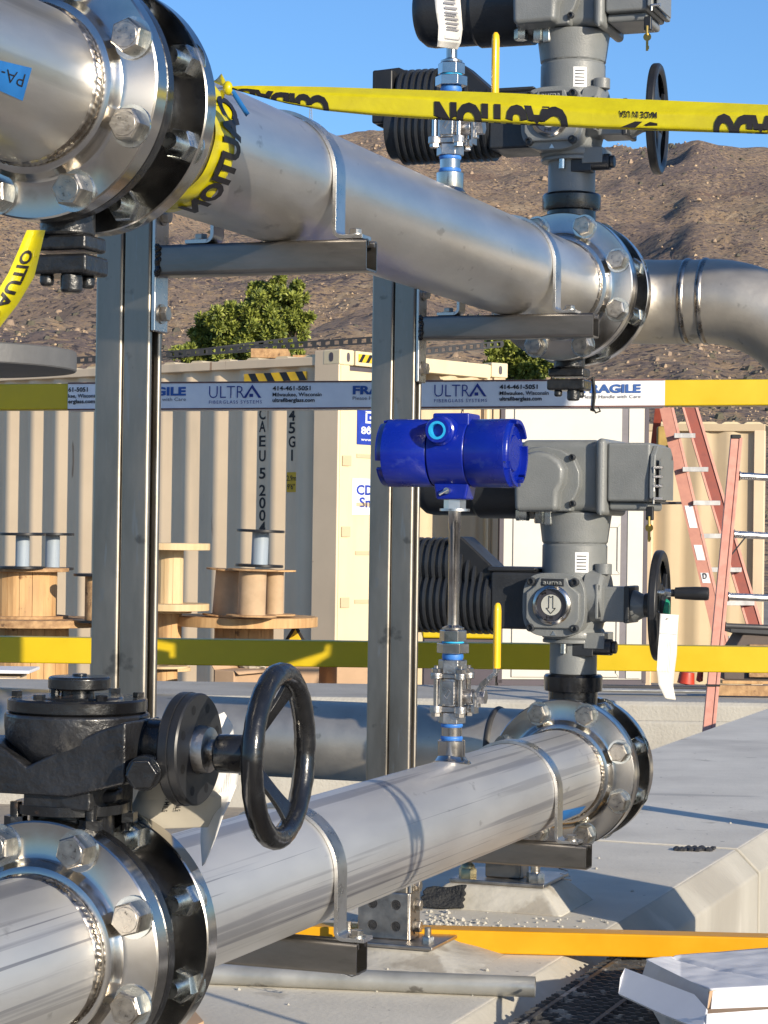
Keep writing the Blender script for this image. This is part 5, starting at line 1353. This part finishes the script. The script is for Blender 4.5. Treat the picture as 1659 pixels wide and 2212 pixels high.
# ------------------------------------------------------------------ cable reels
def reel(label, dx, ytop, ybot, Y, fw, dw, fth, mf, md, tilt=0.0, group=None, inner=None, slots=False):
    """wooden / plastic reel: top and bottom flange (fw px wide), drum (dw px wide)"""
    pb = PY(dx, ybot, Y); k = Y/FD; h = (ybot-ytop)*k; r = fw*k/2; d = dw*k/2
    t = thing('cable_reel', label, 'cable reel', pb, group=group)
    b = B(); b.lathe([(0, 0), (r, 0), (r, fth), (d*.9, fth)], (0, 0, 0), (0, 0, 1), 40, False); b.build('flange', mf, t, bev=.003)
    b = B(); b.lathe([(d*.3, h-fth), (r, h-fth), (r, h), (d*.35, h)], (0, 0, 0), (0, 0, 1), 40, False)
    b.build('flange', mf, t, bev=.003)
    b = B()
    if md in ('wood', 'wood_pale'):
        ns = max(10, int(d*2*pi/.085)); off = [random.uniform(-.012, .006) for _ in range(ns)]
        for i in range(ns):
            for (qa, qb, ra, rb_) in ((.03, .97, 1, 1), (.97, 1.03, 1, .955), ):
                pass
            pts = [(i+.02, 1+off[i]), (i+.5, 1.008+off[i]), (i+.98, 1+off[i]), (i+1.0, .95)]
            ring = [(d*r_*cos(2*pi*a/ns), d*r_*sin(2*pi*a/ns)) for a, r_ in [(i, .95)]+pts]
            for (p, q_) in zip(ring[:-1], ring[1:]): b._f([b._v((*p, fth)), b._v((*q_, fth)), b._v((*q_, h-fth)), b._v((*p, h-fth))])
    else: b.lathe([(d, fth), (d, h-fth)], (0, 0, 0), (0, 0, 1), 36, False)
    dr = b.build('drum', md, t)
    t.rotation_euler = (0, radians(tilt), 0)
    return t
GR = 'wooden cable reels by the container'
reel('big wooden reel at the left edge under the two black reels', 52, 1226, 1337, 15.5, 190, 140, .025, 'ply', 'wood')
reel('lowest big wooden reel at the left edge, behind the mid rail', 62, 1335, 1560, 15.5, 330, 165, .05, 'ply', 'wood')
reel('black reel at far left with a half wound grey drum', 48, 1151, 1229, 15.3, 100, 30, .018, 'reel_black', 'reel_grey')
reel('black reel with pale grey drum, right one of the pair at the left', 113, 1151, 1231, 15.8, 92, 31, .018, 'reel_black', 'reel_grey')
reel('dark reel half hidden behind the left edge of the left post', 210, 1239, 1345, 15.2, 105, 55, .018, 'reel_black', 'ply')
reel('tall pale wooden reel just right of the left post', 366, 1173, 1318, 15.2, 172, 58, .045, 'wood_pale', 'wood_pale')
reel('pale wooden reel below the tall one, right of the left post', 362, 1316, 1449, 15.4, 100, 58, .025, 'wood_pale', 'wood')
reel('small pale reel at the foot of the pile right of the left post', 352, 1438, 1560, 15.0, 106, 60, .015, 'wood_pale', 'wood')
reel('brown reel with shaded drum, left of the three cardboard drums', 487, 1229, 1332, 15.4, 100, 58, .012, 'ply', 'card_tube', 4)
reel('cardboard drum reel in the middle of the three', 543, 1229, 1332, 15.1, 110, 60, .012, 'ply', 'card_tube', 1)
reel('cardboard drum reel with a torn sleeve, right of the three', 592, 1231, 1330, 15.5, 92, 40, .012, 'wood', 'card_tube')
reel('black reel with pale grey drum standing on the cardboard reels', 560, 1144, 1225, 15.2, 104, 36, .018, 'reel_black', 'reel_grey', 1.5)
reel('large plank reel lying under the three cardboard drums', 524, 1331, 1575, 15.6, 318, 128, .065, 'wood', 'wood')
# cartons on the ground by the container
def box_at(label, dx, dy, Y, wpx, hpx, dep, rz, m='cardboard'):
    p = PY(dx, dy, Y); k = Y/FD; t = thing('cardboard_box', label, 'box', p, rz)
    b = B(); b.bb((-wpx*k/2, -dep/2, 0), (wpx*k/2, dep/2, hpx*k)); b.build('carton', m, t, bev=.006)
    b = B()
    for sx in (-1, 1):
        v = [b._v((sx*wpx*k/2, -dep/2, hpx*k)), b._v((sx*wpx*k/2, dep/2, hpx*k)), b._v((sx*wpx*k*.75, dep/2, hpx*k*(.9 if sx > 0 else 1.25))), b._v((sx*wpx*k*.75, -dep/2, hpx*k*(.9 if sx > 0 else 1.25)))]; b._f(v)
    b.build('flap', m, t, solid=.006); return t
box_at('flat brown carton below the large plank reel', 590, 1520, 14.9, 70, 92, .3, .3)
box_at('open brown carton right of the handwheel, in front of the container', 738, 1530, 15.5, 80, 100, .5, .35)
box_at('brown carton half shaded, left of the handwheel', 520, 1520, 14.6, 50, 75, .4, -.5)
box_at('brown carton behind the handwheel, against the large reel', 640, 1515, 15.3, 90, 95, .3, .1)
# crumpled packing paper
p = PY(547, 1428, 14.7); b = B(); b.sphere((0, 0, 0), .085, 24, 16, (1.2, .7, .7))
for v in b.bm.verts: v.co *= 1+.25*noise.noise(v.co*38)+.2*noise.noise(v.co*80)
tag(b.build('packing_paper', 'paper_beige', loc=p, ang=20), 'crumpled packing paper on the cartons below the plank reel', 'paper')
# triangle warning sign leaning behind the reel
p = PY(637, 1430, 15.9); t = thing('warning_sign', 'yellow triangular warning sign peeking out under the large reel', 'sign', p)
b = B(); b.prism([(-.16, 0), (.16, 0), (0, .27)], z_, (1, 0, 0), (0, 0, 1), (0, .012, 0)); b.build('border', 'ink', t, bev=.004)
b = B(); b.prism([(-.122, .022), (.122, .022), (0, .225)], (0, -.002, 0), (1, 0, 0), (0, 0, 1), (0, .002, 0)); b.build('face', 'hazard', t)
# white boards at the far left
for (lab, x0, x1, y0, y1, Y) in (('white board lying at the far left above the wall', -40, 68, 1446, 1453, 14.4), ('small pale box under the white board at the far left', -30, 39, 1462, 1476, 14.3)):
    p = PY((x0+x1)/2, y1, Y); k = Y/FD; b = B(); b.bb((-(x1-x0)*k/2, -.1, 0), ((x1-x0)*k/2, .35, (y1-y0)*k)); tag(b.build('board', 'white_card' if y0 < 1460 else 'cream', loc=p, bev=.004), lab, 'board')
# ------------------------------------------------------------------ ladders
def rail3(b, a, c, w_, dep, wd=V((1, 0, 0)), th=.004, dd=V((0, 1, 0))):
    """channel rail from a to c: web + two flanges"""
    a, c = V(a), V(c)
    b.prism([(0, 0), (w_, 0), (w_, th), (th, th), (th, dep-th), (w_, dep-th), (w_, dep), (0, dep)], a, wd, dd, c-a)
Y = 20.6
t = thing('stepladder', 'orange fibreglass stepladder with pale steps in front of the tan container', 'ladder', PY(1520, 1560, Y))
o_ = t.location.copy(); k = Y/FD
# front frame plane: seen a little from the left; left rail near, right rail further back
L_t, L_b = PY(1424, 880, 20.4)-o_, PY(1562, 1470, 20.0)-o_
R_t, R_b = PY(1478, 880, 20.9)-o_, PY(1655, 1478, 20.5)-o_
b = B(); b.prism([(0, 0), (.105, 0), (.105, .012), (0, .012)], L_t, (1, 0, 0), (0, .3, 0), L_b-L_t); b.build('rail', 'pink_fg2', t)
b = B(); b.prism([(.105, -.005), (.128, -.005), (.128, .03), (.105, .03)], L_t, (1, 0, 0), (0, 1, 0), L_b-L_t); b.build('rail_flange', 'pink_fg', t)
b = B(); b.prism([(0, 0), (.10, 0), (.10, .012), (0, .012)], R_t, (1, 0, 0), (0, .3, 0), R_b-R_t); b.build('rail', 'orange_shaded_fg', t)
b = B(); b.prism([(.10, -.012), (.124, -.012), (.124, .03), (.10, .03)], R_t, (1, 0, 0), (0, 1, 0), R_b-R_t); b.prism([(-.02, -.012), (.0, -.012), (.0, .03), (-.02, .03)], R_t, (1, 0, 0), (0, 1, 0), R_b-R_t); b.build('rail_flange', 'pink_fg', t)
for (xa, xb, y_) in ((1457, 1502, 946), (1475, 1530, 1019), (1498, 1556, 1091.5), (1515, 1582, 1163), (1535, 1602, 1236), (1556, 1630, 1308), (1574, 1650, 1385)):
    a, c = PY(xa, y_, 20.2)-o_, PY(xb, y_, 20.6)-o_
    b = B(); b.prism([(0, 0), (.045, 0), (.045, .042), (0, .042)], a, (0, 1, 0), (0, 0, 1), c-a); b.build('step', 'white_alu', t, bev=.004)
b = B(); a, c = PY(1420, 880, 21.2)-o_, PY(1395, 1100, 21.5)-o_; b.prism([(-.02, 0), (.05, 0), (.05, .02), (-.02, .02)], a, (1, 0, 0), (0, 1, 0), c-a+(c-a)*1.8); b.build('rear_leg', 'orange_shaded_fg', t)
b = B(); b.tube([PY(1425, 1087, 20.3)-o_, PY(1530, 1086, 20.9)-o_], .012, 8); b.build('spreader', 'steel_dark', t)
la = lambda y_: L_t.lerp(L_b, (y_-880)/590)
for (ya, yb) in ((1095, 1143), (1180, 1213), (1240, 1262)):
    p, q = la(ya), la(yb); b = B(); b.poly([p+V((.02, -.004, 0)), p+V((.09, -.004, 0)), q+V((.09, -.004, 0)), q+V((.02, -.004, 0))]); st = b.build('sticker', 'sign_white', t)
b = B(); p = la(1253); text(b, 'D', lambda x, y: p+V((.03+x, -.006, y)), .035, .05, .02); b.build('sticker_print', 'ink', st)
Y = 11.6
o_ = PY(1545, 1578, Y)
t = thing('extension_ladder', 'faded pink fibreglass extension ladder with round rungs at the right edge', 'ladder', o_)
a, c = PY(1590, 945, 11.9)-o_, PY(1524, 1640, 11.2)-o_
b = B(); b.prism([(-.026, 0), (.016, 0), (.016, .028), (-.026, .028)], a, (1, 0, 0), (0, 1, 0), c-a); b.prism([(.016, -.006), (.034, -.006), (.034, .034), (.016, .034)], a, (1, 0, 0), (0, 1, 0), c-a); b.build('rail', 'pink_fg', t, bev=.004)
b = B(); b.box(a+V((0, .014, .004)), (.05, .044, .022)); b.build('end_cap', 'rubber', t, bev=.004)
for y_ in (1032, 1163, 1299, 1362):
    q = a.lerp(c, (y_-945)/695); r_ = .019 if y_ < 1350 else .014
    b = B(); b.tube([q+V((.034, .014, 0)), q+V((.36, .09, -.012))], r_, 12); b.lathe([(r_+.006, 0), (r_+.006, .006)], q+V((.034, .014, 0)), (1, .2, 0), 16); b.build('rung', 'aluminium' if y_ < 1350 else 'steel_dark', t)
b = B(); q = a.lerp(c, .36); b.tube([q+V((.03, .0, -.03)), q+V((.10, 0, .06))], .004, 6); b.build('stay', 'steel_dark', t)
b = B(); q = a.lerp(c, (1490-945)/695)
b.prism([(-.028, -.008), (.037, -.008), (.037, .037), (-.028, .037)], q, (1, 0, 0), (0, 1, 0), (0, 0, .010)); b.build('strap', 'rubber', t)
b = B(); qa, qb = a.lerp(c, .10), a.lerp(c, 1); b.poly
d2 = B(); d2.prism([(.32, .05), (.362, .05), (.362, .08), (.32, .08)], a, (1, 0, 0), (0, 1, 0), c-a); d2.build('rail', 'pink_fg', t)
# padlock on the tan container, junk along the wall top
p = PY(1432, 940, 20.9); b = B(); b.bb((-.055, -.04, -.13), (.055, .04, .08)); lb = B()
tag(b.build('lock_box', 'brass_paint', loc=p, bev=.02), 'brass coloured lock box on the tan container behind the stepladder', 'lock box')
for lab, x0, x1, y0, y1, Y, m in (('dark steel bars lying on the wall top near the ladder', 1290, 1530, 1480, 1486, 13.2, 'steel_dark'), ('second steel bar lying on the wall top near the ladder', 1300, 1540, 1489, 1493, 12.9, 'conduit'),
                                  ('brown timber on the wall top beside the pink ladder', 1545, 1760, 1480, 1503, 12.9, 'ply'), ('long pale plank on the wall top behind the pink ladder', 1560, 1760, 1470, 1477, 13.4, 'wood')):
    p = PY(x0, y1, Y); k = Y/FD; b = B(); b.bb((0, 0, 0), ((x1-x0)*k, .08, (y1-y0)*k)); tag(b.build('timber' if m in ('ply', 'wood') else 'steel_bar', m, loc=p, bev=.004), lab, 'timber' if m in ('ply', 'wood') else 'steel bar')
for lab, x0, x1, y0, y1, Y, m in (('orange red plastic drum lid leaning behind the white tag', 1462, 1500, 1452, 1480, 14.3, 'red_plastic'), ('second orange red plastic piece near the white tag', 1503, 1518, 1450, 1474, 14.5, 'red_plastic')):
    p = PY((x0+x1)/2, y1, Y); k = Y/FD; b = B(); b.lathe([(.0, 0), ((x1-x0)*k*.5, .01), ((x1-x0)*k*.42, (y1-y0)*k), ((x1-x0)*k*.2, (y1-y0)*k*1.02)], z_, (.1, 0, 1), 14); tag(b.build('plastic_bucket', m, loc=p, ang=30), lab, 'bucket')
p = PY(1262, 1478, 13.9); b = B(); b.lathe([(.03, 0), (.045, .02), (.05, .05), (.035, .09), (.03, .10), (.03, .13), (0, .135)], z_, (0, 0, 1), 18); tag(b.build('steel_fitting', 'aluminium', loc=p), 'shiny steel fitting standing on the wall behind the black valve neck', 'fitting')
p = PY(1620, 1420, 14.2)
t = thing('tool_chest', 'dark weathered chest with a sloping lid at the right edge behind the ladder', 'chest', p)
b = B(); b.prism([(-.16, -.14), (.5, -.14), (.5, .15), (-.04, .15), (-.16, -.05)], z_, (1, 0, 0), (0, 0, 1), (0, .4, 0)); b.build('body', 'ply_dark', t, bev=.01)
b = B(); b.prism([(-.13, .15), (.5, .12), (.5, .16), (-.13, .19)], (0, -.03, 0), (1, 0, 0), (0, 0, 1), (0, .5, 0)); b.build('lid', 'steel_dark', t, bev=.008)
b = B(); b.box((.17, -.02, -.02), (.36, .03, .20)); b.build('front_board', 'ply', t, bev=.004)
# black and yellow bin between the post and the probe
p = PY(995, 1470, 17.0); t = thing('storage_bin', 'black storage bin with a bright yellow lid behind the ball valve', 'bin', p)
k = 17/FD; b = B(); b.bb((-82*k, -.1, -.1), (73*k, .3, 92*k)); b.build('body', 'gasket', t, bev=.01)
b = B(); b.bb((-85*k, -.13, 92*k), (76*k, .33, 110*k)); b.build('lid', 'rail_yellow', t, bev=.015)
# ------------------------------------------------------------------ bushes beyond the containers, mast on the ridge
def leafmat(nm, c1, c2):
    m = bpy.data.materials.new(nm); m.use_nodes = True; t = m.node_tree; N = t.nodes; bs = N['Principled BSDF']
    g = N.new('ShaderNodeNewGeometry'); mx = N.new('ShaderNodeMix'); mx.data_type = 'RGBA'
    mx.inputs[6].default_value = (*c1, 1); mx.inputs[7].default_value = (*c2, 1); lnk(t, g.outputs['Random Per Island'], mx.inputs[0]); lnk(t, mx.outputs[2], bs.inputs['Base Color'])
    bs.inputs['Roughness'].default_value = .6
    if 'Transmission Weight' in bs.inputs: pass
    bs.inputs['Subsurface Weight'].default_value = 0.0
    return m
M['leaf'] = leafmat('leaf', (.06, .09, .015), (.33, .36, .06))
M['leaf_dark'] = leafmat('leaf_dark', (.02, .035, .010), (.07, .10, .022))
def bush(label, dx, dy, Y, lobes, nleaf, sz):
    p = PY(dx, dy, Y); gz = YG-.3
    t = thing('bush', label, 'bush', (p.x, p.y, gz))
    k = Y/FD; bl = B(); bt = B(); rr = random.Random(int(dx))
    base = V((0, 0, 0))
    for (lx, ly, lr, wt) in lobes:
        c = V((lx*k, rr.uniform(-.5, .5), p.z-gz+ly*k)); r = lr*k
        mid = base.lerp(c, .5)+V((rr.uniform(-.3, .3), 0, .2)); bt.tube([base, base.lerp(c, .4)+V((0, .4, 0)), c], [.12, .05, .01], 7)
        # sub-clumps
        cl = []
        for q in range(int(17*wt)):
            d = V((rr.gauss(0, 1), rr.gauss(0, 1), rr.gauss(0, 1))).normalized(); cl.append((c+d*r*rr.uniform(.2, 1.1), r*rr.uniform(.14, .30)))
        for cc, cr in cl:
            bt.tube([c, cc], [.012, .004], 5)
            for q in range(int(nleaf*wt/len(cl)*len(cl)/9)):
                d = V((rr.gauss(0, 1), rr.gauss(0, 1), rr.gauss(0, 1))).normalized()*cr*rr.random()**.4
                a = cc+d; dr = (d.normalized()+V((rr.gauss(0, .5), rr.gauss(0, .5), rr.gauss(.35, .5)))).normalized()
                sd = dr.orthogonal().normalized(); sd.rotate(Matrix.Rotation(rr.uniform(0, 6.28), 3, dr))
                L = sz*rr.uniform(.6, 1.5); w_ = L*.22
                v = [bl._v(a-sd*w_*.6), bl._v(a+dr*L*.5-sd*w_), bl._v(a+dr*L), bl._v(a+dr*L*.5+sd*w_), bl._v(a+sd*w_*.6)]
                bl._f(v)
    bl.build('crown', 'leaf', t, ang=180); bt.build('trunk', 'bark', t)
bush('sunlit green bush beyond the container roof, left of the right post', 530, 760, 30.0,
     [(-120, -5, 36, 1), (-75, 30, 48, 1.2), (-20, 55, 50, 1.3), (30, 90, 52, 1.3), (70, 115, 48, 1.2), (95, 85, 42, 1), (60, 40, 60, 1.3), (110, 125, 26, .8), (0, 10, 60, 1.3), (80, 0, 55, 1.2), (20, 140, 22, .6), (-60, -10, 60, 1.2), (40, -20, 70, 1.3), (-50, 38, 50, 1.3), (-95, 12, 46, 1.2), (-15, 75, 40, 1.2), (5, 45, 60, 1.4), (50, 70, 55, 1.3), (115, 70, 30, .9), (-135, -8, 28, .8)], 1700, .048)
bush('green bush half hidden below the far upper flange', 1130, 770, 30.0,
     [(-55, 20, 34, 1), (-20, 0, 44, 1.1), (30, 5, 40, 1), (60, -20, 40, 1), (-40, -30, 50, 1), (20, -40, 55, 1)], 2200, .05)
p = P(671, 262, 565); t = thing('lattice_mast', 'tiny lattice mast standing on the ridge line above the pipe', 'mast', p+V((0, 0, -1)))
b = B(); hh_ = 31*565/FD+1
for sx, sy in ((-1, -1), (1, -1), (1, 1), (-1, 1)): b.tube([(sx*.45, sy*.45, 0), (sx*.2, sy*.2, hh_)], .07, 5)
for k in range(7): q = k/7; w_ = .45-.25*q; b.tube([(-w_, -w_, hh_*q), (w_, -w_, hh_*(q+.14))], .045, 4); b.tube([(w_, -w_, hh_*q), (-w_, -w_, hh_*(q+.14))], .045, 4)
b.build('lattice', 'cast', t)
# ------------------------------------------------------------------ unseen casters added outside the frame to shade the rails and lower pipe
o_ = CAM+V((1.55, 2.98, 1.17))
t = thing('shade_pipe', 'unseen steel pipe added beyond the right edge to shade the wrapped rail', 'pipe', o_)  # added out of view only to shade the film-wrapped top rail
b = B(); b.tube([(-.78, 0, 0), (.56, .0, 0)], .075, 24); b.build('pipe', 'pipe', t)
b = B(); b.cyl((.54, 0, 0), (.54, 0, YG-o_.z), .03); b.build('stand', 'strut_arm', t)
o_ = CAM+V((.95, 4.12, 0)); o_.z = YG
t = thing('shade_caster', 'unseen grey cylinder body added beyond the right edge to shade the mid rail', 'shade_caster', o_)  # invented body, placed so its shadow falls on the mid rail
b = B(); b.lathe([(.16, 0), (.16, .1), (.15, .12), (.15, 1.78), (.10, 1.88), (0, 1.9)], (0, 0, 0), (0, 0, 1), 32); b.build('casing', 'cast', t)
for zz in (.35, 1.25, 1.62):
    b = B(); b.lathe([(.15, zz), (.185, zz+.002), (.185, zz+.03), (.15, zz+.032)], (0, 0, 0), (0, 0, 1), 48); fl = b.build('flange', 'cast', t, bev=.002)
    for k in range(8): b = B(); b.hexa((.168*cos(pi*k/4), .168*sin(pi*k/4), zz+.032), (0, 0, 1), .014, .013, .2); b.build('bolt', 'zinc', fl)
b = B(); b.lathe([(.06, .14), (.06, .26), (.10, .265), (.10, .29), (0, .29)], (0, 0, .85), (.7, -.7, 0), 32); b.build('nozzle', 'cast', t, bev=.002)
b = B(); b.prism([(-.06, -.04), (.06, -.04), (.06, .04), (-.06, .04)], (.02, -.152, 1.05), (1, 0, 0), (0, 0, 1), (0, .004, 0)); b.build('name_plate', 'aluminium', t)
o_ = CAM+V((.0735, 3.3, -.417))+SUND*1.08
t = thing('shadow_wheel', 'unseen black handwheel added beyond the right edge to cast a ring of shadow', 'handwheel', o_)  # unseen wheel added for the ring shadow on the lower pipe
ax = V((cos(radians(SUN_AZ)), sin(radians(SUN_AZ)), 0)); ax.rotate(Matrix.Rotation(radians(14), 3, 'Z')); sd = ax.cross(EZ)
b = B(); b.tube([sd*(.080*cos(2*pi*k/48))+EZ*(.088*sin(2*pi*k/48)) for k in range(48)], .0065, 10, True); b.build('rim', 'black', t)
b = B(); b.lathe([(.014, -.012), (.016, 0), (.014, .012)], (0, 0, 0), ax, 20); b.build('hub', 'black', t)
for k in range(3): b = B(); a = 2*pi*k/3+.4; b.tube([(0, 0, 0), sd*(.08*cos(a))+EZ*(.088*sin(a))], .0032, 8); b.build('spoke', 'black', t)
b = B(); b.tube([EZ*-.085, EZ*(YG-o_.z)], .006, 8); b.build('stem', 'black', t)
